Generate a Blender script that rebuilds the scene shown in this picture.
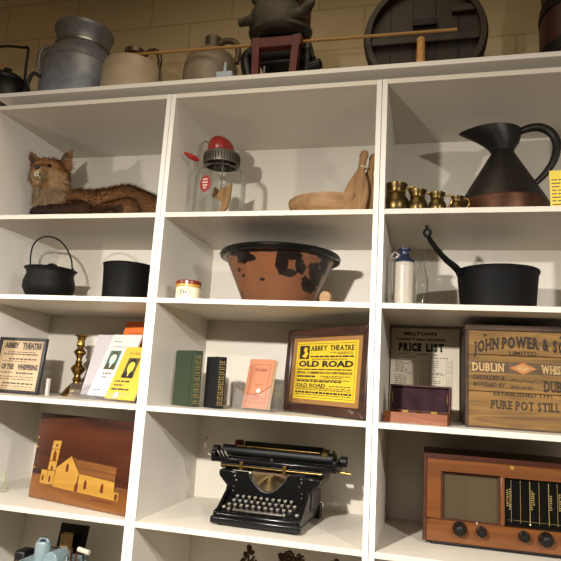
import bpy, bmesh, math, random
from mathutils import Vector, Matrix, Euler
PI = math.pi
R = math.radians
for o in list(bpy.data.objects):
    bpy.data.objects.remove(o)
SC = bpy.context.scene
COL = SC.collection
random.seed(7)

# ------------------------------------------------------------------ camera
cam_d = bpy.data.cameras.new('camera')
cam = bpy.data.objects.new('camera', cam_d)
COL.objects.link(cam)
cr = Vector((0.96913, 0.23950, 0.05858)); cf = Vector((-0.24618, 0.95315, 0.17580)); cu = cr.cross(cf)
cam.matrix_world = Matrix(((cr.x, cu.x, -cf.x, 0.96663), (cr.y, cu.y, -cf.y, -1.90616), (cr.z, cu.z, -cf.z, 1.66818), (0, 0, 0, 1)))
cam_d.sensor_fit = 'HORIZONTAL'; cam_d.sensor_width = 36.0
cam_d.lens = 36.0 * 583.6 / 561.0
cam_d.clip_start = 0.02
SC.camera = cam

# ------------------------------------------------------------------ world, lamps, exposure
w = bpy.data.worlds.new('room_light'); SC.world = w; w.use_nodes = True
w.node_tree.nodes['Background'].inputs[0].default_value = (1.0, 0.80, 0.47, 1)
w.node_tree.nodes['Background'].inputs[1].default_value = 0.10
def ceiling_spot(x, watts, z=2.22):
    d = bpy.data.lights.new('ceiling_spot', 'AREA'); d.shape = 'DISK'; d.size = 0.075
    d.energy = watts; d.color = (1.0, 0.955, 0.90)
    o = bpy.data.objects.new('ceiling_spot', d); COL.objects.link(o)
    o.location = (x, -1.62, z)
    o.rotation_euler = Vector((0, math.cos(R(64)), -math.sin(R(64)))).to_track_quat('-Z', 'Y').to_euler()
ceiling_spot(-1.52, 55)
ceiling_spot(0.23, 88)
ceiling_spot(2.02, 43, 2.40)
d = bpy.data.lights.new('overhead_fill', 'AREA'); d.shape = 'SQUARE'; d.size = 1.2; d.energy = 13; d.color = (1.0, .84, .60)  # added fill, standing in for ceiling bounce on the wall and top row
o = bpy.data.objects.new('overhead_fill', d); COL.objects.link(o); o.location = (.4, -.85, 3.66)
SC.view_settings.view_transform = 'Standard'; SC.view_settings.look = 'None'
SC.view_settings.exposure = 0.0; SC.view_settings.gamma = 1.0
SC.view_settings.use_curve_mapping = False
SC.cycles.use_denoising = True
SC.cycles.transparent_max_bounces = 16

# ------------------------------------------------------------------ materials
def lin(h):
    if isinstance(h, tuple): return (*h, 1.0) if len(h) == 3 else h
    c = [int(h[i:i+2], 16) / 255 for i in (0, 2, 4)]
    return tuple((x / 12.92 if x <= .04045 else ((x + .055) / 1.055) ** 2.4) for x in c) + (1.0,)
MATS = {}
def newmat(name):
    m = bpy.data.materials.new(name); m.use_nodes = True
    nt = m.node_tree; b = nt.nodes['Principled BSDF']
    return m, nt, b
def N(nt, kind, **kw):
    n = nt.nodes.new(kind)
    for k, v in kw.items():
        if k.startswith('i_'): n.inputs[k[2:].replace('_', ' ')].default_value = v
        else: setattr(n, k, v)
    return n
def plain(name, col, rough=.5, metal=0.0, spec=.5, var=0.0, bump=0.0, scale=40, coat=0.0):
    m, nt, b = newmat(name)
    b.inputs['Base Color'].default_value = lin(col); b.inputs['Roughness'].default_value = rough
    b.inputs['Metallic'].default_value = metal; b.inputs['Specular IOR Level'].default_value = spec
    b.inputs['Coat Weight'].default_value = coat
    if var or bump:
        tc = N(nt, 'ShaderNodeTexCoord'); no = N(nt, 'ShaderNodeTexNoise', i_Scale=scale, i_Detail=5.0)
        nt.links.new(tc.outputs['Object'], no.inputs['Vector'])
        if var:
            c = lin(col)
            r = N(nt, 'ShaderNodeValToRGB')
            r.color_ramp.elements[0].position = .3; r.color_ramp.elements[1].position = .7
            r.color_ramp.elements[0].color = tuple(x * (1 - var) for x in c[:3]) + (1,)
            r.color_ramp.elements[1].color = tuple(min(1, x * (1 + var)) for x in c[:3]) + (1,)
            nt.links.new(no.outputs['Fac'], r.inputs['Fac']); nt.links.new(r.outputs['Color'], b.inputs['Base Color'])
        if bump:
            bp = N(nt, 'ShaderNodeBump', i_Strength=bump, i_Distance=.004)
            nt.links.new(no.outputs['Fac'], bp.inputs['Height']); nt.links.new(bp.outputs['Normal'], b.inputs['Normal'])
    return m
def wood(name, c1, c2, rough=.45, stretch=(2, 30, 30), dist=1.5, bands=1.0, coat=0.0, bump=.08, detail=6.0):
    m, nt, b = newmat(name)
    tc = N(nt, 'ShaderNodeTexCoord'); mp = N(nt, 'ShaderNodeMapping'); mp.inputs['Scale'].default_value = stretch
    no = N(nt, 'ShaderNodeTexNoise', i_Scale=bands, i_Detail=detail, i_Distortion=dist)
    r = N(nt, 'ShaderNodeValToRGB')
    r.color_ramp.elements[0].position = .32; r.color_ramp.elements[1].position = .68
    r.color_ramp.elements[0].color = lin(c1); r.color_ramp.elements[1].color = lin(c2)
    L = nt.links.new
    L(tc.outputs['Object'], mp.inputs['Vector']); L(mp.outputs['Vector'], no.inputs['Vector'])
    L(no.outputs['Fac'], r.inputs['Fac']); L(r.outputs['Color'], b.inputs['Base Color'])
    b.inputs['Roughness'].default_value = rough; b.inputs['Coat Weight'].default_value = coat
    bp = N(nt, 'ShaderNodeBump', i_Strength=bump, i_Distance=.003)
    L(no.outputs['Fac'], bp.inputs['Height']); L(bp.outputs['Normal'], b.inputs['Normal'])
    return m
def thin_glass(name, tint, edge=.35, haze=0.0):
    m = bpy.data.materials.new(name); m.use_nodes = True; nt = m.node_tree; nt.nodes.clear()
    out = N(nt, 'ShaderNodeOutputMaterial'); tr = N(nt, 'ShaderNodeBsdfTransparent'); gl = N(nt, 'ShaderNodeBsdfGlossy')
    tr.inputs[0].default_value = lin(tint); gl.inputs['Roughness'].default_value = .03
    lw = N(nt, 'ShaderNodeLayerWeight', i_Blend=edge); mx = N(nt, 'ShaderNodeMixShader')
    L = nt.links.new
    fr = N(nt, 'ShaderNodeMath', operation='MULTIPLY'); fr.inputs[1].default_value = .5
    L(lw.outputs['Fresnel'], fr.inputs[0])
    L(fr.outputs[0], mx.inputs[0]); L(tr.outputs[0], mx.inputs[1]); L(gl.outputs[0], mx.inputs[2])
    last = mx
    if haze:
        df = N(nt, 'ShaderNodeBsdfDiffuse'); df.inputs[0].default_value = (.8, .8, .78, 1)
        m2 = N(nt, 'ShaderNodeMixShader'); m2.inputs[0].default_value = haze
        L(mx.outputs[0], m2.inputs[1]); L(df.outputs[0], m2.inputs[2]); last = m2
    L(last.outputs[0], out.inputs[0])
    return m
def blotched(name, base, spots, dark, rough=.25, base_var=.25, noise=.05, nscale=18):
    """base clay with shaped glaze patches: spots = [(centre, radii)] in object space, edges roughened"""
    m, nt, b = newmat(name); L = nt.links.new
    tc = N(nt, 'ShaderNodeTexCoord'); no = N(nt, 'ShaderNodeTexNoise', i_Scale=nscale, i_Detail=4.0)
    L(tc.outputs['Object'], no.inputs['Vector'])
    prev = None
    for c, rad in spots:
        mp = N(nt, 'ShaderNodeMapping', vector_type='TEXTURE'); mp.inputs['Location'].default_value = c; mp.inputs['Scale'].default_value = rad
        ln = N(nt, 'ShaderNodeVectorMath', operation='LENGTH')
        L(tc.outputs['Object'], mp.inputs['Vector']); L(mp.outputs['Vector'], ln.inputs[0])
        if prev is None: prev = ln.outputs['Value']
        else:
            mn = N(nt, 'ShaderNodeMath', operation='MINIMUM'); L(prev, mn.inputs[0]); L(ln.outputs['Value'], mn.inputs[1]); prev = mn.outputs[0]
    ad = N(nt, 'ShaderNodeMath', operation='MULTIPLY_ADD'); ad.inputs[1].default_value = noise; L(no.outputs['Fac'], ad.inputs[0]); L(prev, ad.inputs[2])
    rp = N(nt, 'ShaderNodeValToRGB'); e = rp.color_ramp.elements
    th = noise * .5
    e[0].position = min(.98, (.95 + th) / 4); e[0].color = (1, 1, 1, 1); e[1].position = min(1, (1.08 + th) / 4); e[1].color = (0, 0, 0, 1)
    dv = N(nt, 'ShaderNodeMath', operation='MULTIPLY'); dv.inputs[1].default_value = .25
    L(ad.outputs[0], dv.inputs[0]); L(dv.outputs[0], rp.inputs['Fac'])
    n2 = N(nt, 'ShaderNodeTexNoise', i_Scale=9.0, i_Detail=4.0); L(tc.outputs['Object'], n2.inputs['Vector'])
    r2 = N(nt, 'ShaderNodeValToRGB'); c = lin(base)
    r2.color_ramp.elements[0].color = tuple(x * (1 - base_var) for x in c[:3]) + (1,); r2.color_ramp.elements[1].color = tuple(x * (1 + base_var) for x in c[:3]) + (1,)
    L(n2.outputs['Fac'], r2.inputs['Fac'])
    mx = N(nt, 'ShaderNodeMix', data_type='RGBA'); mx.inputs['B'].default_value = lin(dark)
    L(rp.outputs['Color'], mx.inputs['Factor']); L(r2.outputs['Color'], mx.inputs['A']); L(mx.outputs['Result'], b.inputs['Base Color'])
    b.inputs['Roughness'].default_value = rough
    return m
def attr_mat(name, rough=.8):
    m, nt, b = newmat(name); a = N(nt, 'ShaderNodeAttribute', attribute_name='Col')
    nt.links.new(a.outputs['Color'], b.inputs['Base Color']); b.inputs['Roughness'].default_value = rough
    b.inputs['Specular IOR Level'].default_value = .06
    return m
def wall_mat():
    m, nt, b = newmat('painted_block_wall'); L = nt.links.new
    tc = N(nt, 'ShaderNodeTexCoord'); mp = N(nt, 'ShaderNodeMapping'); mp.inputs['Rotation'].default_value = (R(90), 0, 0)
    br = N(nt, 'ShaderNodeTexBrick', i_Scale=1.0, i_Mortar_Size=.006, i_Brick_Width=.44, i_Row_Height=.215)
    br.inputs['Color1'].default_value = lin('dcc8a4'); br.inputs['Color2'].default_value = lin('d7c39e'); br.inputs['Mortar'].default_value = lin('c9b38c')
    L(tc.outputs['Object'], mp.inputs['Vector']); L(mp.outputs['Vector'], br.inputs['Vector']); L(br.outputs['Color'], b.inputs['Base Color'])
    bp = N(nt, 'ShaderNodeBump', i_Strength=.15, i_Distance=.004); L(br.outputs['Fac'], bp.inputs['Height']); bp.invert = True
    L(bp.outputs['Normal'], b.inputs['Normal']); b.inputs['Roughness'].default_value = .7
    return m

M = dict(
    white=plain('white_laminate', (.605, .555, .465), .45),
    edge=plain('white_edge', (.70, .66, .59), .42),
    wall=wall_mat(), floor=wood('floor_boards', '4a3626', '6b5038', .5, (1.2, 9, 9)),
    ceil=plain('ceiling_paint', 'b8ad98', .8),
    iron=plain('cast_iron', '0f0e0d', .6, .0, .18, .25, .35, 60),
    iron2=plain('matt_black_iron', '0a0909', .62, .0, .16, .2, .15, 80),
    black=plain('black_enamel', '080808', .24, 0, .4), blackm=plain('black_metal', '0d0d0d', .42, .2),
    rubber=plain('black_rubber', '090909', .5, 0, .3),
    rawiron=plain('raw_iron', '4a463c', .6, .1, .35, .25, .3, 40),
    lidmetal=plain('tarnished_tin', '5d574a', .45, .5, .4, .25, .1, 30),
    steel=plain('dull_steel', '9a9a98', .35, .9, .5, .15), chrome=plain('chrome', 'd8d6d0', .15, 1.0),
    zinc=plain('galvanised_steel', '82868f', .45, .4, .5, .18, .1, 25),
    brass=plain('brass', '9a7c40', .28, 1.0, .5, .18, .05, 30), brassd=plain('dark_brass', '5a4a2a', .34, .9, .5, .3, .1, 25),
    gilt=plain('gilt', 'b08a45', .4, .6), goldink=plain('gold_ink', '8c7846', .5, .3),
    copper=plain('copper_band', '5e4030', .36, .8, .5, .35, .1, 20), bronze=plain('darkened_copper', '1e1915', .42, .3, .4, .3, .12, 25),
    cream=plain('cream_stoneware', 'a3927c', .45, 0, .5, .12, .08, 14), brownglaze=plain('brown_glaze', '4a3524', .3, 0, .5, .25),
    greyst=plain('grey_stoneware', '7d6f5c', .45, 0, .5, .2, .1, 12), darkst=plain('dark_stoneware', '5a4c3c', .45, 0, .5, .2),
    red=plain('red_paint', '8c2018', .35, 0, .5, .15), redd=plain('dark_red_paint', '50110d', .55, 0, .4, .3, .1, 20),
    redlabel=plain('red_label', '7e2720', .5), paleink=plain('pale_ink', 'e0cbb4', .6),
    palewood=wood('pale_wood', 'a5763f', 'c39555', .6, (3, 30, 30)), bowlwood=wood('bowl_wood', '7a5a38', '9a774e', .6, (4, 18, 18)),
    paddle=wood('paddle_wood', '6b4c2c', '94703f', .6, (22, 22, 3)), rodwood=wood('rod_wood', '9a7038', 'b58a50', .55, (2, 30, 30)),
    oldwood=wood('old_stave_wood', '1f160f', '2f2217', .6, (18, 18, 2.5), 1), darkbarrel=wood('dark_red_barrel', '28110b', '3c1a10', .5, (14, 14, 2)),
    hoop=plain('iron_hoop', '191512', .55, .3, .4, .2),
    crate=wood('crate_pine', '553d1c', '87642f', .8, (2.6, 9, 26), 1.6, 1.3, bump=.15), cratedk=wood('crate_edge_wood', '21160f', '4a341f', .75, (8, 8, 8), 2),
    crateink=plain('faded_black_ink', '2f2418', .9, var=.35, scale=70), crateband=plain('worn_ink_band', '54432f', .9, var=.3, scale=60), cratered=plain('faded_red_ink', 'a4683c', .8, var=.15), cratepale=plain('faded_cream_ink', 'ad8d5c', .8, var=.2, scale=60),
    framewood=wood('frame_mahogany', '27150f', '3e2418', .35, (4, 30, 30), coat=.3), frameblack=plain('black_frame', '1d1a1a', .35),
    tanmat=plain('tan_mount', '8a6234', .7, var=.05), yellow=plain('yellow_playbill', 'c9aa20', .6, var=.06, scale=12), ink=plain('black_ink', '1c1712', .7),
    ink2=plain('soft_black_ink', '4a4036', .7), beige=plain('aged_paper', 'b89e7c', .7, var=.12, scale=9), cardpaper=plain('cream_paper', 'd8cbb4', .7, var=.05, scale=6),
    paper=plain('white_paper', 'd2cac4', .6), lilac=plain('pale_cover', 'b8b0b2', .6), pages=plain('page_edges', 'cfc0a4', .8),
    ycover=plain('yellow_cover', 'd0ae3c', .5), ocover=plain('orange_cover', 'cc6420', .5), pink=plain('salmon_cover', 'b0704f', .6, var=.04),
    greencl=plain('green_cloth', '353f2d', .75, 0, .3, .15, .1, 200), blackcl=plain('black_cloth', '0f0f0d', .7, 0, .3), portrait=plain('green_grey_print', '44665a', .6), skinprint=plain('pale_print', 'c8d0c4', .6),
    yprint=plain('yellow_print', 'd8c04a', .6), darkprint=plain('dark_print', '4a452a', .6),
    radio=wood('radio_veneer', '5e3413', '77451b', .34, (2, 22, 22), 1.2, 1.0, .3, .02), radiodk=wood('radio_dark_edge', '3a1a0d', '4d2411', .4, (3, 30, 30)),
    grille=None, dial=plain('dial_glass', '0b0a0a', .06, 0, .6), knob=plain('bakelite', '16110f', .25),
    velvet=plain('purple_velvet', '2e1b20', .95, 0, .2, .35, .2, 30), boxwood=wood('box_mahogany', '6a3414', '854a20', .35, (3, 30, 30)), boxdark=wood('box_dark_mahogany', '30120a', '45190f', .75, (3, 30, 30)),
    terracotta=None, blueglaze=plain('blue_glaze', '1c263c', .3), ribst=plain('white_stoneware', 'aaa292', .4, 0, .5, .04),
    jarcream=plain('jar_cream', 'd9ccb0', .35), jarlid=plain('jar_lid_brown', '6e2416', .3), ochre=plain('ochre_glaze', 'b5852e', .35),
    sky=plain('pale_blue_enamel', '7b8c8f', .35, 0, .5, .06), amber=plain('amber_block', 'a88850', .5), keytop=plain('key_top', '8f897b', .4), ivory=plain('ivory_knob', 'cfc6ae', .4),
    glass=thin_glass('clear_glass', (.985, .99, .985), .14), acrylic=thin_glass('clear_acrylic', (.975, .975, .975), .12, .04), thick=thin_glass('bottle_glass', (.965, .975, .965), .2),
    fur=attr_mat('fox_fur'), eye=plain('glass_eye', '120a05', .08), tooth=plain('tooth', 'c9bfa6', .4), nose=plain('nose', '14100e', .4),
    patch=plain('cable_tie_plastic', '9aa3ad', .4), twine=plain('twine', 'b7a98e', .8), filigree=plain('brown_filigree', '46301e', .7, .2, .4, .3), seam=plain('panel_seam', 'b9b2a6', .6),
    mahog=None, inlay=wood('inlay_sycamore', '9c722a', 'ae8336', .35, (3, 20, 20), bump=.02), inlaydk=wood('inlay_roof', '5e3818', '7a4c22', .35, (3, 40, 40)), inlayred=plain('inlay_dark', '5a2410', .4),
    dusty=plain('dusty_plate', '5f4a30', .6, .2, .4, .3, .1, 60), sprig=plain('dry_stem', '9aa06e', .7),
)
M['mahog'] = wood('plaque_mahogany', '260f08', '4f2510', .3, (1.2, 2, 15), .8, 1.0, .25, .02)
M['plaquebase'] = wood('plaque_ground', '60391a', '7b4c22', .3, (1.6, 2, 16), 1.4, 1.0, .25, .02)
def grille_mat():
    m, nt, b = newmat('speaker_cloth'); L = nt.links.new
    tc = N(nt, 'ShaderNodeTexCoord'); ck = N(nt, 'ShaderNodeTexChecker', i_Scale=420.0)
    ck.inputs['Color1'].default_value = lin('4a3b20'); ck.inputs['Color2'].default_value = lin('3b2f19')
    L(tc.outputs['Object'], ck.inputs['Vector']); L(ck.outputs['Color'], b.inputs['Base Color']); b.inputs['Roughness'].default_value = .85
    return m
M['grille'] = grille_mat()
M['terracotta'] = blotched('glazed_terracotta', '6c442c', [
    ((-.095, -.19, .205), (.030, .1, .035)), ((-.065, -.19, .190), (.022, .1, .014)), ((-.12, -.18, .222), (.04, .1, .014)),
    ((.055, -.19, .175), (.022, .12, .05)), ((.085, -.19, .205), (.045, .12, .02)), ((.115, -.18, .165), (.018, .12, .030)), ((.075, -.19, .135), (.030, .12, .016)),
    ((.165, -.14, .13), (.026, .12, .062)), ((.19, -.12, .17), (.016, .12, .05)), ((.145, -.14, .095), (.030, .12, .035)),
    ((-.12, -.18, .150), (.007, .1, .009)), ((-.10, -.18, .125), (.006, .1, .008)), ((-.02, -.18, .105), (.010, .1, .006)), ((.0, -.2, .225), (.12, .12, .012)), ((.2, -.1, .225), (.05, .1, .014))], '16110f', .2, .35, 1.1, 45)

# ------------------------------------------------------------------ mesh helpers
class MB:
    def __init__(s): s.bm = bmesh.new()
    def _xf(s, vs, mat):
        if mat is not None:
            for v in vs: v.co = mat @ v.co
    def box(s, x0, x1, y0, y1, z0, z1, mat=None):
        c = [(x0, y0, z0), (x1, y0, z0), (x1, y1, z0), (x0, y1, z0), (x0, y0, z1), (x1, y0, z1), (x1, y1, z1), (x0, y1, z1)]
        v = [s.bm.verts.new(p) for p in c]
        for f in ((3, 2, 1, 0), (4, 5, 6, 7), (0, 1, 5, 4), (1, 2, 6, 5), (2, 3, 7, 6), (3, 0, 4, 7)): s.bm.faces.new([v[i] for i in f])
        s._xf(v, mat); return s
    def lathe(s, prof, seg=40, mat=None, closed=False):
        rings = []; allv = []
        for r, z in prof:
            if r < 1e-6: ring = [s.bm.verts.new((0, 0, z))]
            else: ring = [s.bm.verts.new((r * math.cos(2 * PI * k / seg), r * math.sin(2 * PI * k / seg), z)) for k in range(seg)]
            rings.append(ring); allv += ring
        pr = list(zip(rings, rings[1:])) + ([(rings[-1], rings[0])] if closed else [])
        for a, b in pr:
            if len(a) == 1 and len(b) == 1: continue
            for k in range(seg):
                k2 = (k + 1) % seg
                if len(a) == 1: s.bm.faces.new((a[0], b[k2], b[k]))
                elif len(b) == 1: s.bm.faces.new((a[k], a[k2], b[0]))
                else: s.bm.faces.new((a[k], a[k2], b[k2], b[k]))
        s._xf(allv, mat); return s
    def cyl(s, p, q, r, seg=20, r2=None):
        return s.tube([p, q], [r, r if r2 is None else r2], seg)
    def tube(s, pts, r, seg=12, closed=False, mat=None, flat=1.0):
        pts = [Vector(p) for p in pts]; n = len(pts)
        rs = r if isinstance(r, (list, tuple)) else [r] * n
        rings = []; nrm = None; allv = []
        for i, p in enumerate(pts):
            a = pts[i - 1] if (i or closed) else p; b = pts[(i + 1) % n] if (i < n - 1 or closed) else p
            t = (b - a).normalized()
            if nrm is None: nrm = t.orthogonal().normalized()
            nrm = (nrm - t * nrm.dot(t)).normalized(); bi = t.cross(nrm)
            ring = [s.bm.verts.new(p + (nrm * math.cos(2 * PI * k / seg) * flat + bi * math.sin(2 * PI * k / seg)) * rs[i]) for k in range(seg)]
            rings.append(ring); allv += ring
        for i in range(n if closed else n - 1):
            a, b = rings[i], rings[(i + 1) % n]
            for k in range(seg): s.bm.faces.new((a[k], a[(k + 1) % seg], b[(k + 1) % seg], b[k]))
        if not closed:
            s.bm.faces.new(list(reversed(rings[0]))); s.bm.faces.new(rings[-1])
        s._xf(allv, mat); return s
    def prism(s, poly, y0, y1, mat=None, plane='xz'):
        mk = {'xz': lambda a, b, c: (a, c, b), 'yz': lambda a, b, c: (c, a, b), 'xy': lambda a, b, c: (a, b, c)}[plane]
        f = [s.bm.verts.new(mk(a, b, y0)) for a, b in poly]; g = [s.bm.verts.new(mk(a, b, y1)) for a, b in poly]; n = len(poly)
        s.bm.faces.new(f); s.bm.faces.new(list(reversed(g)))
        for k in range(n): s.bm.faces.new((f[k], g[k], g[(k + 1) % n], f[(k + 1) % n]))
        s._xf(f + g, mat); return s
    def sphere(s, c, r, seg=20, rings=12, mat=None):
        r = r if isinstance(r, (list, tuple)) else (r, r, r)
        pr = [(math.sin(PI * k / rings), -math.cos(PI * k / rings)) for k in range(rings + 1)]
        pr[0] = (0, -1); pr[-1] = (0, 1)
        T = Matrix.Translation(c) @ Matrix.Diagonal((*r, 1))
        return s.lathe(pr, seg, T if mat is None else mat @ T)
    def loft(s, rings, cap0=True, cap1=True):
        rr = [[s.bm.verts.new(p) for p in ring] for ring in rings]; n = len(rr[0])
        for a, b in zip(rr, rr[1:]):
            for k in range(n): s.bm.faces.new((a[k], a[(k + 1) % n], b[(k + 1) % n], b[k]))
        if cap0: s.bm.faces.new(list(reversed(rr[0])))
        if cap1: s.bm.faces.new(rr[-1])
        return s
    def text(s, body, x0, x1, z, h, y=-.0006, bold=.02, serif=False, slant=0, arc=None, mat=None):
        """flat lettering facing -y, squeezed to span x0..x1, cap height h, baseline z"""
        groups = [(body, None)] if not arc and not serif else [(c, i) for i, c in enumerate(body)]
        polys = []; pen = 0.0
        for gtxt, idx in groups:
            if gtxt == ' ': pen += .30; continue
            cu_ = bpy.data.curves.new('lettering', 'FONT'); cu_.body = gtxt; cu_.offset = bold; cu_.resolution_u = 2; cu_.fill_mode = 'FRONT'
            ob = bpy.data.objects.new('lettering', cu_); me = ob.to_mesh()
            co = [v.co.copy() for v in me.vertices]; fs = [list(p.vertices) for p in me.polygons]
            ob.to_mesh_clear(); bpy.data.objects.remove(ob); bpy.data.curves.remove(cu_)
            if not co: pen += .3; continue
            xa = min(c.x for c in co); xb = max(c.x for c in co)
            gl = [((c.x - xa + pen) if idx is not None else c.x, c.y) for c in co]
            polys.append((gl, fs, pen, xb - xa, gtxt)); pen += xb - xa + .10
        X0 = min(g[0] for P in polys for g in P[0]); X1 = max(g[0] for P in polys for g in P[0])
        sx = (x1 - x0) / (X1 - X0); cap = .73; sz = h / cap
        def put(x, q):
            xx = x0 + (x - X0) * sx; zz = z + q * sz
            if arc:
                mid = (x0 + x1) / 2; zz += arc * (1 - ((xx - mid) / ((x1 - x0) / 2)) ** 2)
            v = Vector((xx + slant * q * sz, y, zz)); return mat @ v if mat else v
        SER = {'P': [(.12, 0)], 'R': [(.12, 0), (.9, 0)], 'I': [(.5, 0), (.5, 1)], 'L': [(.15, 1)], 'T': [(.5, 0)], 'H': [(.1, 0), (.1, 1), (.9, 0), (.9, 1)], 'N': [(.1, 0), (.1, 1), (.9, 1)], 'W': [(.08, 1), (.92, 1)], 'D': [(.1, 0), (.1, 1)], 'U': [(.1, 1), (.9, 1)], 'B': [(.1, 0), (.1, 1)], 'Y': [(.08, 1), (.92, 1), (.5, 0)], 'A': [(.05, 0), (.95, 0)], 'M': [(.1, 0), (.9, 0), (.1, 1), (.9, 1)], 'J': [(.6, 1)], 'E': [(.1, 0), (.1, 1)], 'K': [(.1, 0), (.1, 1), (.9, 0), (.9, 1)]}
        for gl, fs, pn, wd, ch in polys:
            vs = [s.bm.verts.new(put(a, b)) for a, b in gl]
            for f in fs:
                try:
                    fc = s.bm.faces.new([vs[i] for i in f])
                except ValueError: pass
            if serif and ch in SER:
                for fx, top in SER[ch]:
                    cx_ = pn + fx * wd; hw = .17; zb = .0 if not top else .64
                    c4 = [put(cx_ - hw, zb), put(cx_ + hw, zb), put(cx_ + hw, zb + .09), put(cx_ - hw, zb + .09)]
                    for c in c4: c.y -= .0001
                    s.bm.faces.new([s.bm.verts.new(c) for c in c4])
        return s
    def dashes(s, x0, x1, z, h, y=-.0006, seed=0, mean=.014, gap=.004):
        rnd = random.Random(seed); x = x0
        while x < x1 - .002:
            l = min(rnd.uniform(.5, 1.5) * mean, x1 - x)
            s.rect(x, x + l, z, z + h, y); x += l + gap
        return s
    def rect(s, x0, x1, z0, z1, y=-.0006):
        s.bm.faces.new([s.bm.verts.new(c) for c in ((x0, y, z0), (x1, y, z0), (x1, y, z1), (x0, y, z1))]); return s
    def outline(s, x0, x1, z0, z1, t, y=-.0006):
        return s.rect(x0, x1, z0, z0 + t, y).rect(x0, x1, z1 - t, z1, y).rect(x0, x0 + t, z0 + t, z1 - t, y).rect(x1 - t, x1, z0 + t, z1 - t, y)
    def poly(s, pts, y=-.0006):
        s.bm.faces.new([s.bm.verts.new((a, y, b)) for a, b in pts]); return s
    def ell(s, cx, cz, rx, rz, y=-.0006, n=20):
        return s.poly([(cx + rx * math.cos(2 * PI * k / n), cz + rz * math.sin(2 * PI * k / n)) for k in range(n)], y)
    def build(s, name, m, parent=None, smooth=38, bevel=0.0, flat=False, loc=None):
        bm = s.bm
        if not flat: bmesh.ops.recalc_face_normals(bm, faces=bm.faces)
        me = bpy.data.meshes.new(name); bm.to_mesh(me); bm.free()
        o = bpy.data.objects.new(name, me); COL.objects.link(o)
        me.materials.append(M[m] if isinstance(m, str) else m)
        if smooth and not flat:
            for p in me.polygons: p.use_smooth = True
            me.set_sharp_from_angle(angle=R(smooth))
        if bevel:
            b = o.modifiers.new('bevel', 'BEVEL'); b.width = bevel; b.segments = 2; b.limit_method = 'ANGLE'; b.angle_limit = R(50)
        if parent is not None: o.parent = parent
        if loc: o.location = loc
        return o
def tag(o, label, cat, group=None):
    o['label'] = label; o['category'] = cat
    if group: o['group'] = group
    return o
def thing(name, label, cat, loc, rotz=0, lean=0, group=None):
    o = bpy.data.objects.new(name, None); o.empty_display_size = .05; COL.objects.link(o)
    o.location = loc; o.rotation_euler = (-R(lean), 0, R(rotz))
    return tag(o, label, cat, group)
def struct(o): o['kind'] = 'structure'; return o
def plabel(o, t): o['label'] = t; return o
def spline(pts, n=8):
    P = [Vector(p) for p in pts]; P = [2 * P[0] - P[1]] + P + [2 * P[-1] - P[-2]]; out = []
    for i in range(1, len(P) - 2):
        for k in range(n):
            t = k / n; a, b, c, d = P[i - 1:i + 3]
            out.append(.5 * (2 * b + (c - a) * t + (2 * a - 5 * b + 4 * c - d) * t * t + (3 * b - 3 * c + d - a) * t ** 3))
    out.append(P[-2]); return out
def lerp_list(vals, n):
    out = []
    for i in range(len(vals) - 1):
        for k in range(n): out.append(vals[i] + (vals[i + 1] - vals[i]) * k / n)
    out.append(vals[-1]); return out
RX90 = Matrix.Rotation(R(90), 4, 'X'); RY90 = Matrix.Rotation(R(90), 4, 'Y')
def T(x, y, z): return Matrix.Translation((x, y, z))

# shelf heights (tops)
ZC, ZT, Z1, Z2, Z3, Z4, Z5, Z6, Z7 = 2.797, 2.7425, 2.270, 1.951, 1.570, 1.1865, .820, .45, .085
TH = .018; DEP = .53

# ------------------------------------------------------------------ setting
struct(MB().box(-4, 4.5, .56, .70, 0, 3.7).build('wall_back', 'wall'))
struct(MB().box(-4, 4.5, -4.5, .70, -.1, 0).build('floor', 'floor'))
struct(MB().box(-4, 4.5, -4.5, .70, 3.7, 3.8).build('ceiling', 'ceil'))

# ------------------------------------------------------------------ shelving
SHL = ['white shelving unit at left holding the fox and iron pots', 'white shelving unit in the middle holding the terracotta pan and typewriter', 'white shelving unit at right holding the wooden crate and radio']
for i in range(3):
    x0 = -.8 + .8 * i + .0008; x1 = x0 + .8 - .0016
    t = thing('shelving_unit', SHL[i], 'shelving', (x0, 0, 0), group='white shelving units side by side')
    wd = x1 - x0
    MB().box(0, TH, 0, DEP, 0, ZT).build('side_panel', 'edge', t, bevel=.0008)
    MB().box(wd - TH, wd, 0, DEP, 0, ZT).build('side_panel', 'edge', t, bevel=.0008)
    MB().box(TH, wd - TH, DEP - .008, DEP, 0, ZT - TH).build('back_panel', 'white', t)
    MB().box(TH, wd - TH, 0, DEP - .008, ZT - TH, ZT).build('top_panel', 'white', t, bevel=.0008)
    for z in (Z1, Z2, Z3, Z4, Z5, Z6, Z7):
        MB().box(TH, wd - TH, .001, DEP - .008, z - TH, z).build('shelf', 'white', t, bevel=.0008)
t = thing('cornice', 'long white cornice board running along the top of the shelving', 'cornice', (0, 0, ZT))
MB().box(-.8, 1.62, -.004, .54, ZC - TH - ZT, ZC - ZT).build('top_board', 'edge', t, bevel=.001)
MB().box(-.8, 1.62, .10, .12, 0, ZC - TH - ZT).build('fascia_strip', 'white', t)

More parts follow.
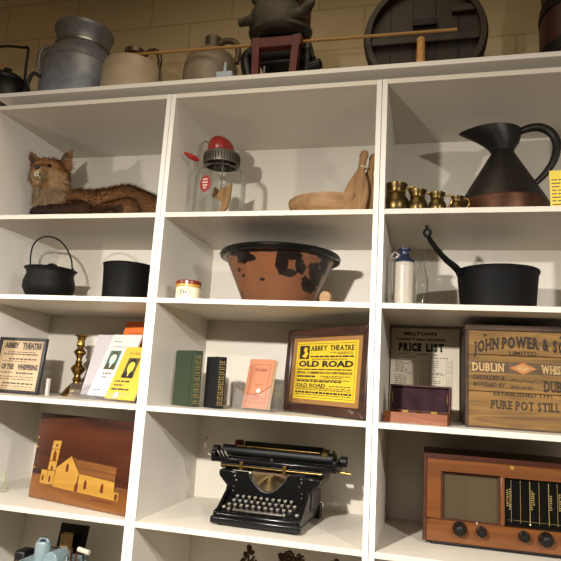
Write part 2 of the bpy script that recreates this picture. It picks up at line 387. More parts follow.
# ================================================================== ROW 0 : on top of the shelving
# left dark bucket
t = thing('cooking_pot', 'dark iron pot with raised wire handle at far left on top', 'pot', (-.965, .22, ZC))
t.scale = (1.08, 1.08, 1.08)
MB().lathe([(0, 0), (.075, 0), (.10, .02), (.112, .07), (.108, .13), (.09, .165), (.094, .175), (.088, .175), (.083, .163), (.1, .125), (.1, .03), (0, .02)]).build('body', 'blackm', t)
MB().lathe([(.086, .176), (.07, .195), (.03, .205), (.012, .207), (.012, .225), (.018, .235), (0, .24)]).build('lid', 'blackm', t)
MB().tube(spline([(-.09, 0, .16), (-.088, 0, .25), (-.07, 0, .345), (.06, 0, .335), (.088, 0, .325), (.09, 0, .25), (.095, 0, .16)], 8), .006, 8).build('bail_handle', 'blackm', t)
MB().tube(spline([(.098, -.02, .10), (.13, -.04, .09), (.155, -.05, .13), (.165, -.05, .165)], 6), .007, 8).build('side_handle', 'blackm', t)

# milk churn
t = thing('milk_churn', 'big grey metal milk churn with wide neck and side handles', 'churn', (-.612, .27, ZC))
s = 1.03
MB().lathe([(0, 0), (.160, 0), (.167, .01), (.165, .25), (.16, .28), (.145, .305), (.128, .322), (.118, .335), (.116, .36), (.119, .385), (.128, .415), (.134, .428), (.133, .436), (.126, .435), (.112, .39), (.11, .34), (.15, .275), (.155, .02), (0, .015)], 56).build('body', 'zinc', t)
MB().lathe([(.166, .012), (.171, .015), (.171, .035), (.166, .04)], 56).build('base_band', 'zinc', t)
MB().lathe([(.1165, .338), (.123, .343), (.123, .353), (.1175, .358)], 56).build('neck_band', 'steel', t)
MB().lathe([(.1645, .245), (.1675, .249), (.1665, .257), (.164, .26)], 56).build('shoulder_band', 'zinc', t)
for a in (200, 20):
    d = Vector((math.cos(R(a)), math.sin(R(a)), 0))
    MB().tube(spline([d * .163 + Vector((0, 0, .22)), d * .185 + Vector((0, 0, .24)), d * .187 + Vector((0, 0, .31)), d * .165 + Vector((0, 0, .345)), d * .122 + Vector((0, 0, .335))], 6), .009, 8).build('handle', 'zinc', t)
MB().tube(spline([(-.10, -.135, .15), (-.125, -.15, .16), (-.14, -.16, .11), (-.12, -.16, .06), (-.10, -.145, .07)], 6), .008, 8).build('tipping_handle', 'blackm', t)

# cream jar
t = thing('stoneware_jar', 'squat cream stoneware jar with brown neck and loop handle', 'jar', (-.292, .19, ZC))
MB().lathe([(0, 0), (.122, 0), (.128, .008), (.128, .165), (.121, .188), (.092, .206), (.05, .216), (.04, .223), (.036, .223), (0, .24)], 48).build('body', 'cream', t)
MB().lathe([(.037, .218), (.032, .228), (.034, .241), (.044, .249), (.044, .268), (.036, .273), (.026, .271), (.024, .222)], 32).build('neck', 'brownglaze', t)
MB().tube(spline([(.04, 0, .238), (.07, 0, .26), (.105, 0, .257), (.124, 0, .215), (.12, 0, .165), (.123, 0, .125)], 8), .011, 10).build('handle', 'brownglaze', t)

# grey flagon
t = thing('stoneware_flagon', 'tall grey stoneware flagon with dark neck and ear handle', 'flagon', (.030, .285, ZC))
t.scale = (1.05, 1.05, 1.09)
MB().lathe([(0, 0), (.106, 0), (.112, .008), (.114, .16), (.110, .20), (.094, .238), (.058, .268), (.035, .28), (0, .273)], 48).build('body', 'greyst', t)
MB().lathe([(.05, .271), (.034, .279), (.03, .288), (.034, .308), (.034, .328), (.026, .328), (.022, .283)], 32).build('neck', 'darkst', t)
MB().tube(spline([(.03, 0, .301), (.06, 0, .313), (.10, 0, .30), (.116, 0, .255), (.110, 0, .21)], 8), .0125, 10).build('handle', 'darkst', t)

# little plastic peg
t = thing('plastic_clip', 'small pale grey plastic clip with upright peg beside flagon', 'clip', (.207, .0, ZC))
MB().box(-.034, .03, 0, .03, 0, .026).build('base', 'patch', t, bevel=.003)
MB().cyl((-.004, .015, .026), (-.004, .015, .07), .0065, 12, .005).build('peg', 'patch', t)

# mincer / crushing machine
t = thing('crushing_machine', 'old iron crushing machine with dark hopper on red wooden frame', 'machine', (.378, .20, ZC))
t.scale = (.94, 1, .95)
mb = MB()
pts = []
for k in range(9):
    f = k / 8; z = .30 + .155 * f; rx = .118 + .012 * math.sin(f * PI) - .05 * max(0, f - .55); ry = .088 + .01 * math.sin(f * PI) - .03 * max(0, f - .55)
    pts.append([(-.035 + rx * math.cos(2 * PI * j / 36), ry * math.sin(2 * PI * j / 36), z) for j in range(36)])
mb.loft(pts); mb.build('hopper', 'rawiron', t)
MB().tube(spline([(-.10, -.03, .42), (-.13, -.05, .46), (-.16, -.06, .53)], 5), [.022] * 5 + [.02] * 5 + [.014], 10).build('hopper_lug', 'rawiron', t)
MB().tube(spline([(.03, -.03, .42), (.055, -.05, .45), (.05, -.06, .53)], 5), [.022] * 5 + [.02] * 5 + [.016], 10).build('hopper_lug', 'rawiron', t)
MB().box(-.075, .02, -.06, .06, .45, .56).build('feed_throat', 'redd', t, bevel=.01)
MB().tube(spline([(.05, -.05, .345), (.09, -.06, .36), (.125, -.07, .385), (.142, -.07, .383)], 5), [.03] * 5 + [.024] * 5 + [.017] * 5 + [.01], 10).build('right_spout', 'rawiron', t)
MB().lathe([(0, .285), (.13, .285), (.158, .30), (.162, .312), (.15, .32), (.12, .325)], 40, T(-.02, 0, 0) @ Matrix.Diagonal((.88, .62, 1, 1))).build('rim', 'rawiron', t)
MB().tube([(-.19, -.06, .335), (-.12, -.07, .34)], [.016, .024], 10).build('left_spout', 'rawiron', t)
mb = MB(); mb.box(-.115, .105, -.105, -.07, .179, .226).build('front_rail', 'redd', t, bevel=.004)
for sx in (-1, 1):
    for y in (-.09, .09):
        MB().tube([(sx * .088 - .005, y, .226), (sx * .062 - .005 + .015 * sx, y * 1.15, 0)], [.022, .02], 4).build('leg', 'redd', t, smooth=0)
MB().box(-.115, .105, .07, .105, .179, .226).build('back_rail', 'redd', t, bevel=.004)
MB().box(.06, .10, .0, .06, .25, .50).build('back_post', 'redd', t, bevel=.004)
MB().box(-.10, .09, -.04, .08, .15, .29).build('gear_case', 'blackm', t, bevel=.01)
MB().tube(spline([(-.10, .0, .25), (-.165, .0, .21), (-.155, .0, .13), (-.125, -.01, .06), (-.10, -.01, .04)], 6), .026, 10).build('side_arm', 'blackm', t)
MB().tube(spline([(.09, .01, .24), (.13, .01, .19), (.14, -.02, .13), (.145, -.05, .115)], 6), .012, 8).build('crank', 'blackm', t)
MB().cyl((.135, -.05, .112), (.18, -.06, .115), .02, 14).build('crank_knob', 'blackm', t)
MB().box(.10, .125, -.03, .05, .05, .25).build('side_plate', 'blackm', t, bevel=.006)
MB().tube([(-.05, -.10, .0), (-.045, -.11, .09)], .005, 8).build('steel_rod', 'steel', t)

# round cask lying down
t = thing('cask', 'round wooden cask lying on its side showing dark board end', 'cask', (.938, .19, ZC + .231))
YM = Matrix.Rotation(R(-90), 4, 'X')
MB().lathe([(.205, .03), (.205, -.012), (.226, -.012), (.231, .0), (.231, .205), (.225, .21), (0, .21), ], 64, YM).build('staves', 'oldwood', t)
MB().lathe([(0, .022), (.206, .022), (.206, .034), (0, .034)], 64, YM).build('head', 'oldwood', t)
MB().lathe([(.2312, .01), (.234, .012), (.234, .04), (.2312, .042)], 64, YM).build('hoop', 'hoop', t)
mb = MB()
for xx in (-.13, -.045, .04, .125): mb.box(xx - .0015, xx + .0015, .019, .024, -.18 + abs(xx) * .3, .18 - abs(xx) * .3)
mb.build('board_seam', 'hoop', t)
MB().box(-.203, .203, -.002, .021, -.035, -.002).build('cross_bar', 'oldwood', t, bevel=.003)
MB().box(-.045, .045, .004, .02, .04, .066).build('bung_plate', 'hoop', t, bevel=.003)
MB().box(.10, .19, .002, .021, .085, .115).build('cleat', 'oldwood', t, bevel=.003)
MB().tube([(-.012, -.03, -.20), (-.012, -.03, -.055)], [.018, .015], 14).build('tap', 'palewood', t)
MB().sphere((-.012, -.03, -.048), (.017, .017, .016)).build('tap_knob', 'palewood', t)
MB().cyl((-.012, -.03, -.08), (-.012, .02, -.08), .01, 12).build('tap_spigot', 'palewood', t)
# bulky dark thing behind the cask
tag(MB().lathe([(0, 0), (.055, 0), (.068, .03), (.068, .40), (.05, .44), (0, .45)], 28).build('iron_canister', 'blackm', None, loc=(.775, .476, ZC)), 'dark canister peeping over the left of the round cask', 'canister')

# long rod lying against the jar, machine and tap
o = MB().tube([(-.684, 0, 0), (.684, 0, 0)], .0062, 12).build('wooden_rod', 'rodwood')
tag(o, 'long thin wooden rod lying across the jar, red machine and cask', 'rod')
o.location = (.3725, .145, 3.0125); o.rotation_euler = (0, R(.71), 0)

# right hand barrel
t = thing('barrel', 'upright dark red barrel with black hoops at the far right', 'barrel', (1.535, .29, ZC))
prof = [(0, 0)] + [(.145 + .025 * math.sin(PI * k / 14), .46 * k / 14) for k in range(15)] + [(.13, .46), (.13, .44), (0, .44)]
MB().lathe(prof, 48).build('staves', 'darkbarrel', t)
for z0, z1 in ((.02, .06), (.12, .165), (.30, .345), (.40, .44)):
    rr = lambda z: .1465 + .025 * math.sin(PI * z / .46)
    MB().lathe([(rr(z0) - .003, z0), (rr(z0) + .003, z0), (rr(z1) + .003, z1), (rr(z1) - .003, z1)], 48).build('hoop', 'hoop', t)

# ================================================================== ROW 1
# ---- fox
def fox_col(p):
    x, y, z = p
    org = Vector((.24, .112, .045)); drk = Vector((.075, .036, .018)); crm = Vector((.42, .30, .165)); blk = Vector((.018, .012, .010)); gry = Vector((.20, .135, .08))
    c = org.copy()
    if z > .172 and x < -.09:                      # head
        c = org.copy()
        if z < .245 and abs(x + .19) > .028: c = org.lerp(crm, .45)
        if y < -.08 and z < .214: c = crm * .8
        if y < -.07 and abs(x + .18) < .02 and z > .24: c = org * .8
    elif x < -.10 and y < .04 and z > .03:         # chest
        f = min(1, max(0, (.06 - (x + .22)) / .12)); c = gry.lerp(crm, f * (.6 + .4 * math.sin(z * 90 + x * 60))); c = c.lerp(gry * .6, max(0, min(1, (.10 - z) / .08)))
    else:
        k = max(0, min(1, (.13 - z) / .09)); c = org.lerp(drk, .25 + .6 * k)
        if x > .28: c = org.lerp(drk, .45)
    if y < -.085 and z < .078 and x > -.2: 
        f = max(0, min(1, (x + .14) / .20)); c = blk.lerp(drk * .45, f)
    return c
def make_fox():
    t = thing('stuffed_fox', 'stuffed red fox lying with raised head and bared teeth', 'fox', (-.45, .22, Z1))
    mb = MB()
    def cap(a, b, ra, rb, n=7):
        a = Vector(a); b = Vector(b)
        for k in range(n + 1): mb.sphere(a.lerp(b, k / n), ra + (rb - ra) * k / n, 14, 9)
    mb.sphere((-.200, -.025, .256), (.074, .066, .056)); mb.sphere((-.192, -.055, .238), (.052, .05, .042))
    mb.sphere((-.252, -.02, .232), (.036, .04, .04)); mb.sphere((-.146, -.02, .232), (.036, .04, .04))
    cap((-.188, -.07, .237), (-.166, -.132, .219), .034, .017); cap((-.188, -.06, .216), (-.170, -.118, .197), .024, .012)
    cap((-.198, .0, .235), (-.188, .01, .13), .072, .080); cap((-.188, .01, .13), (-.150, .0, .055), .078, .055)
    cap((-.19, .03, .11), (.0, .06, .108), .08, .078); cap((.0, .06, .108), (.15, .06, .12), .078, .086); cap((.15, .06, .118), (.27, .06, .085), .086, .074)
    cap((.27, .05, .075), (.40, .04, .05), .06, .045)
    cap((.2, -.03, .06), (.07, -.07, .04), .06, .032); cap((.07, -.07, .03), (.18, -.1, .028), .03, .026)
    cap((-.03, -.06, .06), (.06, -.115, .045), .045, .033); cap((.06, -.115, .042), (-.08, -.125, .04), .031, .029); cap((-.08, -.125, .04), (-.155, -.125, .036), .029, .028)
    cap((-.1, -.04, .05), (-.13, -.09, .035), .04, .028)
    for ex, tx in ((-.258, -.322), (-.152, -.112)):
        a = Vector((ex, -.005, .280)); b = Vector((tx, -.005, .358))
        for k in range(10):
            f = k / 9; mb.sphere(a.lerp(b, f), (.040 * (1 - f) + .005, .014 * (1 - f) + .005, .02 * (1 - f) + .005), 12, 8)
    tmp = mb.build('tmp', 'fur'); md = tmp.modifiers.new('r', 'REMESH'); md.mode = 'VOXEL'; md.voxel_size = .006
    sm = tmp.modifiers.new('s', 'SMOOTH'); sm.iterations = 4; sm.factor = .5
    dg = bpy.context.evaluated_depsgraph_get(); me = bpy.data.meshes.new_from_object(tmp.evaluated_get(dg)); me.name = 'body'
    bpy.data.objects.remove(tmp)
    body = bpy.data.objects.new('body', me); COL.objects.link(body); body.parent = t
    me.materials.clear(); me.materials.append(M['fur'])
    for p in me.polygons: p.use_smooth = True
    at = me.color_attributes.new('Col', 'FLOAT_COLOR', 'POINT')
    for v, a in zip(me.vertices, at.data): a.color = (*fox_col(v.co), 1)
    rnd = random.Random(3); polys = list(me.polygons); wts = [p.area for p in polys]
    fm = bmesh.new(); cl = []
    for p in rnd.choices(polys, wts, k=22000):
        c = p.center + Vector((rnd.uniform(-.004, .004), rnd.uniform(-.004, .004), rnd.uniform(-.004, .004))); n = p.normal
        face = c.y < -.055 and c.z > .19; ear = c.z > .315
        ln = .010 if face or ear else rnd.uniform(.018, .034)
        if c.z < .08 and c.y < -.07: ln = .008
        flow = Vector((.9, .1, -.5)) if c.x > -.12 else (Vector((.1, .3, -1)) if not ear else Vector((0, 0, 1)))
        flow = (flow - n * flow.dot(n)); d = (n * .45 + flow.normalized() * .8 + Vector((rnd.uniform(-.25, .25), rnd.uniform(-.25, .25), rnd.uniform(-.25, .25)))).normalized()
        sd = d.cross(n).normalized() * .0022 if d.cross(n).length > .01 else Vector((.0016, 0, 0))
        b0 = c - n * .002
        if (c + d * ln).z < .003: continue
        vs = [fm.verts.new(b0 + sd), fm.verts.new(b0 - sd), fm.verts.new(c + d * ln)]; fm.faces.new(vs)
        col = fox_col(c) * rnd.uniform(.75, 1.35); cl += [col * .8, col * .8, col * 1.15]
    fme = bpy.data.meshes.new('fur'); fm.to_mesh(fme); fm.free()
    fo = bpy.data.objects.new('fur', fme); COL.objects.link(fo); fo.parent = t; fme.materials.append(M['fur'])
    fa = fme.color_attributes.new('Col', 'FLOAT_COLOR', 'POINT')
    for a, c in zip(fa.data, cl): a.color = (min(1, c.x), min(1, c.y), min(1, c.z), 1)
    MB().sphere((-.164, -.150, .226), (.012, .009, .010)).build('nose', 'nose', t)
    for ex in (-.220, -.152): MB().sphere((ex, -.088, .257), (.0095, .007, .007)).build('eye', 'eye', t)
    MB().sphere((-.168, -.131, .203), (.012, .012, .009)).build('mouth', 'nose', t)
    mb = MB()
    for dx in (-.009, -.003, .003, .009): mb.tube([(-.168 + dx, -.142, .209), (-.168 + dx, -.144, .197)], [.0022, .0008], 6)
    for dx in (-.008, 0, .008): mb.tube([(-.168 + dx, -.137, .192), (-.168 + dx, -.141, .201)], [.003, .001], 6)
    mb.build('teeth', 'tooth', t)
    for tx, sg in ((-.304, -1), (-.124, 1)):
        MB().sphere((0, 0, 0), (.013, .003, .026), mat=T(tx + .012 * -sg * -1 * 0 + (.008 if sg < 0 else -.008), -.024, .318) @ Matrix.Rotation(R(-35 if sg < 0 else 25), 4, 'Y')).build('inner_ear', 'brownglaze', t)
make_fox()

# ---- glass butter churn
t = thing('butter_churn', 'glass jar butter churn with red gear housing and red crank handle', 'churn', (.148, .2, Z1))
mb = MB(); pr = [(0, .002), (.096, .002), (.103, .01), (.105, .192), (.100, .222), (.083, .241), (.071, .247), (.069, .29)]
inn = [(.066, .29), (.068, .245), (.080, .237), (.096, .220), (.101, .19), (.100, .014), (.094, .008), (0, .008)]
mb.lathe(pr + inn, 56).build('glass_jar', 'glass', t)
MB().lathe([(.0, .302), (.070, .302), (.0735, .298), (.0735, .258), (.0715, .254), (.0705, .254)], 48).build('lid', 'lidmetal', t)
mb = MB()
for k in range(40):
    a = 2 * PI * k / 40; mb.tube([(.073 * math.cos(a), .073 * math.sin(a), .26), (.073 * math.cos(a), .073 * math.sin(a), .29)], .0022, 5)
mb.build('lid_ribs', 'iron', t)
mb = MB(); rg = []
for k in range(17):
    f = k / 16; xx = -.062 + .112 * f; r = .041 * (math.sin(PI * (f ** .75)) ** .6 if 0 < f < 1 else 0) + .004
    rg.append([(xx, r * math.cos(2 * PI * j / 28), .35 + r * math.sin(2 * PI * j / 28)) for j in range(28)])
GZ = Matrix.Rotation(R(46), 4, 'Z') @ T(0, 0, -.020)
gh = mb.loft(rg).build('gear_housing', 'red', t); gh.data.transform(GZ)
g2 = MB().box(-.02, .03, -.02, .02, .308, .322).build('gear_foot', 'red', t, bevel=.003); g2.data.transform(GZ)
MB().tube(spline([(-.058, 0, .352), (-.078, -.002, .356), (-.092, -.004, .344), (-.102, -.005, .30), (-.106, -.006, .272), (-.112, -.008, .270)], 6), .0035, 8).build('crank_arm', 'steel', t).data.transform(GZ)
mb = MB(); pts = [(-.104, -.008, .268), (-.12, -.012, .270), (-.145, -.014, .274), (-.168, -.016, .281)]
mb.tube(pts, [.006, .011, .010, .005], 14).build('crank_handle', 'red', t).data.transform(GZ)
MB().cyl((.006, 0, .11), (.006, 0, .31), .0035, 8).build('shaft', 'steel', t)
mb = MB(); mb.prism([(-.02, .165), (.0, .15), (.012, .16), (.03, .165), (.052, .18), (.05, .13), (.042, .08), (.02, .055), (.008, .065), (.012, .10), (-.002, .115), (-.03, .125), (-.025, .145)], -.006, .006)
mb.build('paddle', 'paddle', t, bevel=.002)
# label : oval bent to the jar wall
def jar_decal(rr, ang, z, wa, hz, off=0): 
    bm_ = []
    for k in range(24):
        th = 2 * PI * k / 24; a = ang + wa * math.cos(th) / rr; bm_.append((rr * math.cos(a), rr * math.sin(a), z + hz * math.sin(th)))
    return bm_
ANG = R(-101)
mb = MB()
rings = []
for q in (1, .66, .33, .02): rings.append([((.1062) * math.cos(ANG + .026 * q * math.cos(2 * PI * k / 24) / .11), (.1062) * math.sin(ANG + .026 * q * math.cos(2 * PI * k / 24) / .11), .143 + .034 * q * math.sin(2 * PI * k / 24)) for k in range(24)])
mb.loft(rings, False, True).build('oval_label', 'redlabel', t)
mb = MB(); B = T(.1068 * math.cos(ANG), .1068 * math.sin(ANG), .143) @ Matrix.Rotation(ANG + R(90), 4, 'Z')
for zz, ww in ((.014, .011), (.002, .014), (-.010, .012), (-.02, .007)):
    for xx in (-1, 0, 1):
        c = [B @ Vector((xx * ww * .62 + sx * ww * .25, -.0006, zz + sz)) for sx, sz in ((-1, 0), (1, .001), (1, .006), (-1, .005))]
        mb.bm.faces.new([mb.bm.verts.new(q) for q in c])
mb.build('label_print', 'paleink', t, flat=True)

# ---- wooden bowl
t = tag(MB().lathe([(0, 0), (.10, 0), (.135, .022), (.168, .082), (.17, .094), (.164, .096), (.158, .088), (.128, .032), (.095, .014), (0, .012)], 48).build('wooden_bowl', 'bowlwood', None, loc=(.598, .25, Z1)), 'shallow pale wooden bowl beside the glass butter churn', 'bowl')
t.scale = (1.0, 1, 1.0)
# ---- butter paddles tied with twine
def paddle(name, label, x, y, rz, tilt, flip, back):
    t = bpy.data.objects.new(name, None); COL.objects.link(t)
    mb = MB()
    out = [(-.046, 0), (.046, 0), (.047, .10), (.034, .15), (.017, .185), (.012, .20), (.013, .235), (.017, .255), (.013, .272), (0, .277), (-.013, .272), (-.017, .255), (-.013, .235), (-.012, .20), (-.017, .185), (-.034, .15), (-.047, .10)]
    mb.prism(out, -.006, .006); o = mb.build(name, 'paddle', None, bevel=.003)
    bpy.data.objects.remove(t)
    o.location = (x, y, Z1 + .002); o.rotation_euler = (R(back), R(tilt), R(rz))
    return tag(o, label, 'butter paddle', 'pair of tied butter paddles')
paddle('butter_paddle', 'front one of the two wooden butter paddles tied together', .693, .115, -6, 7, 0, -8)
paddle('butter_paddle', 'back one of the tied wooden butter paddles, against shelf side', .708, .150, -12, 10.5, 0, -8)
o = MB().tube([(.016 * math.cos(2 * PI * k / 20), .017 * math.sin(2 * PI * k / 20), .004 * math.sin(2 * PI * k / 10)) for k in range(20)], .0028, 6, True).build('twine', 'twine')
o.location = (.728, .150, Z1 + .205); tag(o, 'pale string tied around the handles of the two butter paddles', 'string')
o = MB().lathe([(0, 0), (.018, 0), (.024, .008), (.024, .045), (.018, .055), (.0, .058)], 24).build('iron_weight', 'iron', None, loc=(.752, .40, Z1)); tag(o, 'small dark iron weight behind the butter paddles', 'weight')

# ---- brass measures
def measure(label, x, s, handle_ang):
    t = thing('brass_measure', label, 'measure', (x, .085, Z1), handle_ang, group='row of graduated brass measures')
    pr = [(0, 0), (.031, 0), (.034, .003), (.0405, .02), (.0425, .036), (.040, .054), (.029, .070), (.0282, .077), (.031, .090), (.0365, .102), (.037, .106), (.0345, .106), (.029, .092), (.026, .078), (.037, .054), (.039, .036), (.031, .008), (0, .005)]
    MB().lathe([(r * s, z * s) for r, z in pr], 36).build('body', 'brassd', t)
    MB().lathe([(r * s, z * s) for r, z in [(.028, .073), (.031, .075), (.031, .08), (.028, .082)]], 36).build('neck_ring', 'brass', t)
    MB().tube([Vector(q) * s for q in spline([(.036, 0, .088), (.052, 0, .094), (.064, 0, .08), (.062, 0, .056), (.046, 0, .034), (.040, 0, .03)], 6)], .0042 * s, 8).build('handle', 'brass', t)
measure('biggest brass measure, nearest the shelf upright', .852, 1.06, -8)
measure('second biggest brass measure, between the biggest and third', .925, .84, -8)
measure('third brass measure, between the second biggest and the smallest', .991, .74, -8)
measure('smallest brass measure, standing against the big dark jug', 1.057, .60, -8)

# ---- big jug
t = thing('copper_jug', 'big dark copper jug with flared spout and looped handle', 'jug', (1.222, .235, Z1))
MB().lathe([(0, 0), (.150, 0), (.157, .006), (.155, .075), (.149, .082)], 64).build('base_band', 'copper', t)
prj = [(.150, .080), (.146, .092), (.042, .272), (.038, .282), (.035, .282), (.040, .268), (.142, .086)]
MB().lathe(prj, 64).build('body', 'bronze', t)
rings = []
K = 44
def jr(cx, rx, ry, zc, tl):
    return [(cx + rx * math.cos(2 * PI * k / K) * (1 + (.10 if math.cos(2 * PI * k / K) < 0 else 0) * abs(math.cos(2 * PI * k / K)) ** 3), ry * math.sin(2 * PI * k / K) * (1 - .35 * max(0, -math.cos(2 * PI * k / K)) ** 2), zc + tl * (-math.cos(2 * PI * k / K))) for k in range(K)]
rings = [jr(0, .037, .037, .278, 0), jr(-.004, .047, .046, .296, .003), jr(-.016, .073, .058, .322, .006), jr(-.032, .096, .07, .346, .003), jr(-.040, .104, .076, .362, -.003), jr(-.040, .101, .074, .364, -.003), jr(-.032, .092, .066, .346, .003), jr(-.016, .068, .053, .322, .006), jr(-.004, .042, .041, .296, .003), jr(0, .033, .033, .278, 0)]
MB().loft(rings, False, False).build('spout', 'bronze', t)
hp = [(.045, 0, .352), (.09, 0, .370), (.132, 0, .370), (.168, 0, .345), (.183, 0, .30), (.172, 0, .245), (.142, 0, .195), (.105, 0, .155)]
MB().tube(spline([Vector(q) for q in hp], 6), lerp_list([.011, .015, .016, .016, .015, .0135, .012, .011], 6), 14).build('handle', 'bronze', t)

# ---- yellow card
def board(name, label, cat, loc, rotz, lean, w_, h_, th_, m, group=None):
    t = thing(name, label, cat, (loc[0], loc[1], loc[2] + th_ * math.sin(R(max(lean, 0))) + .0005), rotz, lean, group)
    return t
t = board('yellow_card', 'yellow printed card standing right of the dark jug', 'card', (1.340, .03, Z1), -4, 8, .09, .105, .002, 'yellow')
MB().box(0, .1, 0, .002, 0, .135).build('sheet', 'yprint', t)
mb = MB()
for k in range(8): mb.dashes(.006, .036 + .01 * (k % 3), .012 + k * .0125, .0035, seed=k, mean=.02)
for k in range(7): mb.dashes(.05, .095, .014 + k * .015, .004, seed=k + 20, mean=.02)
mb.build('lettering', 'ink2', t, flat=True)

# ================================================================== ROW 2
# ---- pot with bail and lid
t = thing('iron_pot', 'round bellied black iron pot with lid and tall wire handle', 'pot', (-.578, .2, Z2))
t.scale = (.80, .80, .84)
MB().lathe([(0, .012), (.08, .014), (.112, .03), (.130, .065), (.130, .095), (.118, .135), (.122, .152), (.134, .163), (.130, .166), (.116, .155), (.11, .135), (.122, .09), (.10, .035), (0, .022)], 48).build('body', 'iron', t)
for k in range(3):
    a = R(30 + 120 * k); MB().cyl((.085 * math.cos(a), .085 * math.sin(a), 0), (.08 * math.cos(a), .08 * math.sin(a), .03), .012, 10).build('foot', 'iron', t)
l = MB().lathe([(.118, .158), (.10, .166), (.05, .172), (0, .173)], 40).build('lid', 'iron', t)
MB().tube(spline([(-.035, 0, .170), (-.03, 0, .182), (0, 0, .192), (.03, 0, .182), (.035, 0, .170)], 6), .006, 8).build('lid_handle', 'iron', l)
for sx in (-1, 1): MB().tube([(sx * .128, 0, .155), (sx * .128, 0, .172)], .007, 8).build('ear', 'iron', t)
MB().tube(spline([(-.126, -.0, .160), (-.136, 0, .24), (-.124, 0, .30), (-.072, 0, .334), (0, 0, .328), (.062, 0, .290), (.112, 0, .22), (.127, 0, .160)], 8), .0042, 8).build('bail_handle', 'iron', t)
# ---- second pot
t = thing('iron_pot', 'straight sided black iron pot on short feet without lid', 'pot', (-.219, .205, Z2))
t.scale = (.88, .88, .88)
MB().lathe([(0, .012), (.098, .012), (.106, .02), (.114, .172), (.118, .178), (.114, .181), (.108, .176), (.100, .03), (0, .022)], 48).build('body', 'iron2', t)
for k in range(3):
    a = R(215 + 120 * k); MB().cyl((.085 * math.cos(a), .085 * math.sin(a), 0), (.085 * math.cos(a), .085 * math.sin(a), .016), .011, 10).build('foot', 'iron2', t)
MB().tube(spline([(-.116, .0, .170), (-.121, .06, .180), (-.09, .135, .196), (0, .165, .206), (.09, .135, .196), (.121, .06, .180), (.116, 0, .170)], 8), .0035, 8).build('bail_handle', 'iron2', t)

# ---- small jar with brown lid
t = thing('small_jar', 'small cream pottery jar with brown lid and printed label', 'jar', (.1145, .055, Z2))
MB().lathe([(0, 0), (.042, 0), (.045, .003), (.045, .042), (.043, .046)], 36).build('body', 'jarcream', t)
MB().lathe([(.043, .045), (.046, .047), (.046, .055), (.043, .057)], 36).build('ochre_band', 'ochre', t)
MB().lathe([(.044, .056), (.047, .058), (.047, .066), (.043, .07), (0, .072)], 36).build('lid', 'jarlid', t)
def bent(mb, pts, r, a0, z0):
    out = []
    for x, z in pts:
        a = a0 + x / r; out.append((r * math.cos(a), r * math.sin(a), z0 + z))
    mb.bm.faces.new([mb.bm.verts.new(q) for q in out])
mb = MB(); a0 = R(-88)
def bent_rect(x0, x1, z0_, z1_):
    n = 4
    for k in range(n): bent(mb, [(x0 + (x1 - x0) * k / n, z0_), (x0 + (x1 - x0) * (k + 1) / n, z0_), (x0 + (x1 - x0) * (k + 1) / n, z1_), (x0 + (x1 - x0) * k / n, z1_)], .0456, a0, .024)
bent_rect(-.02, .02, .0115, .0128); bent_rect(-.02, .02, -.0128, -.0115)
for sx in (-1, 1): bent_rect(sx * .020 - .0008, sx * .020 + .0008, -.012, -.004); bent_rect(sx * .020 - .0008, sx * .020 + .0008, .004, .012); bent_rect(sx * .0255 - .0009, sx * .0255 + .0009, -.005, .005)
for x0, x1, z0_, z1_ in ((-.013, -.010, -.007, .007), (-.01, -.005, .004, .007), (-.01, -.005, -.007, -.004), (-.002, .001, -.007, .007), (.001, .005, -.001, .002), (.005, .007, -.007, .007), (.010, .013, -.006, .006)): bent_rect(x0, x1, z0_, z1_)
mb.build('label_print', 'ink2', t, flat=True)

# ---- terracotta pan
t = thing('terracotta_pan', 'wide terracotta pan with black glazed rim and splashes', 'pan', (.400, .265, Z2))
t.scale = (1, 1, .865)
MB().lathe([(0, 0), (.122, 0), (.128, .006), (.215, .232), (.21, .236), (.2, .225), (.118, .016), (0, .012)], 72).build('body', 'terracotta', t)
MB().lathe([(.209, .222), (.222, .220), (.234, .226), (.238, .238), (.232, .250), (.222, .252), (.208, .246), (.203, .232)], 72, closed=True).build('rim', 'black', t)

# ---- small wooden butter stamp
t = thing('butter_stamp', 'small round wooden butter stamp lying beside terracotta pan', 'stamp', (.622, .045, Z2 + .0215), -12)
MB().lathe([(0, 0), (.0195, 0), (.0215, .003), (.0215, .016), (.017, .02), (0, .021)], 32, RX90 @ Matrix.Scale(-1, 4, (0, 0, 1))).build('stamp_face', 'bowlwood', t)
MB().lathe([(.008, .02), (.007, .03), (.011, .042), (.010, .05), (0, .053)], 20, RX90 @ Matrix.Scale(-1, 4, (0, 0, 1))).build('handle', 'bowlwood', t)

# ---- stoneware bottle
t = thing('stoneware_bottle', 'ribbed white stoneware bottle with blue shoulder and top', 'bottle', (.884, .12, Z2))
pr = [(0, 0), (.035, 0)]
for k in range(22): pr += [(.0372, .006 + k * .0065), (.0362, .006 + k * .0065 + .0042)]
pr += [(.036, .152), (.035, .158)]
MB().lathe([(0, 0), (.0372, 0), (.0376, .003), (.0376, .006), (.036, .007)], 36).build('blue_foot', 'blueglaze', t)
MB().lathe(pr, 36).build('body', 'ribst', t)
MB().lathe([(.0352, .157), (.033, .166), (.022, .176), (.0165, .182), (.0155, .192), (.018, .200), (.0225, .203), (.0225, .209), (.018, .211), (0, .208)], 36).build('blue_top', 'blueglaze', t)
MB().tube(spline([(-.019, 0, .186), (-.034, -.004, .196), (-.044, -.006, .182), (-.037, -.01, .172), (-.022, -.014, .180)], 6), .003, 6).build('neck_string', 'paper', t)
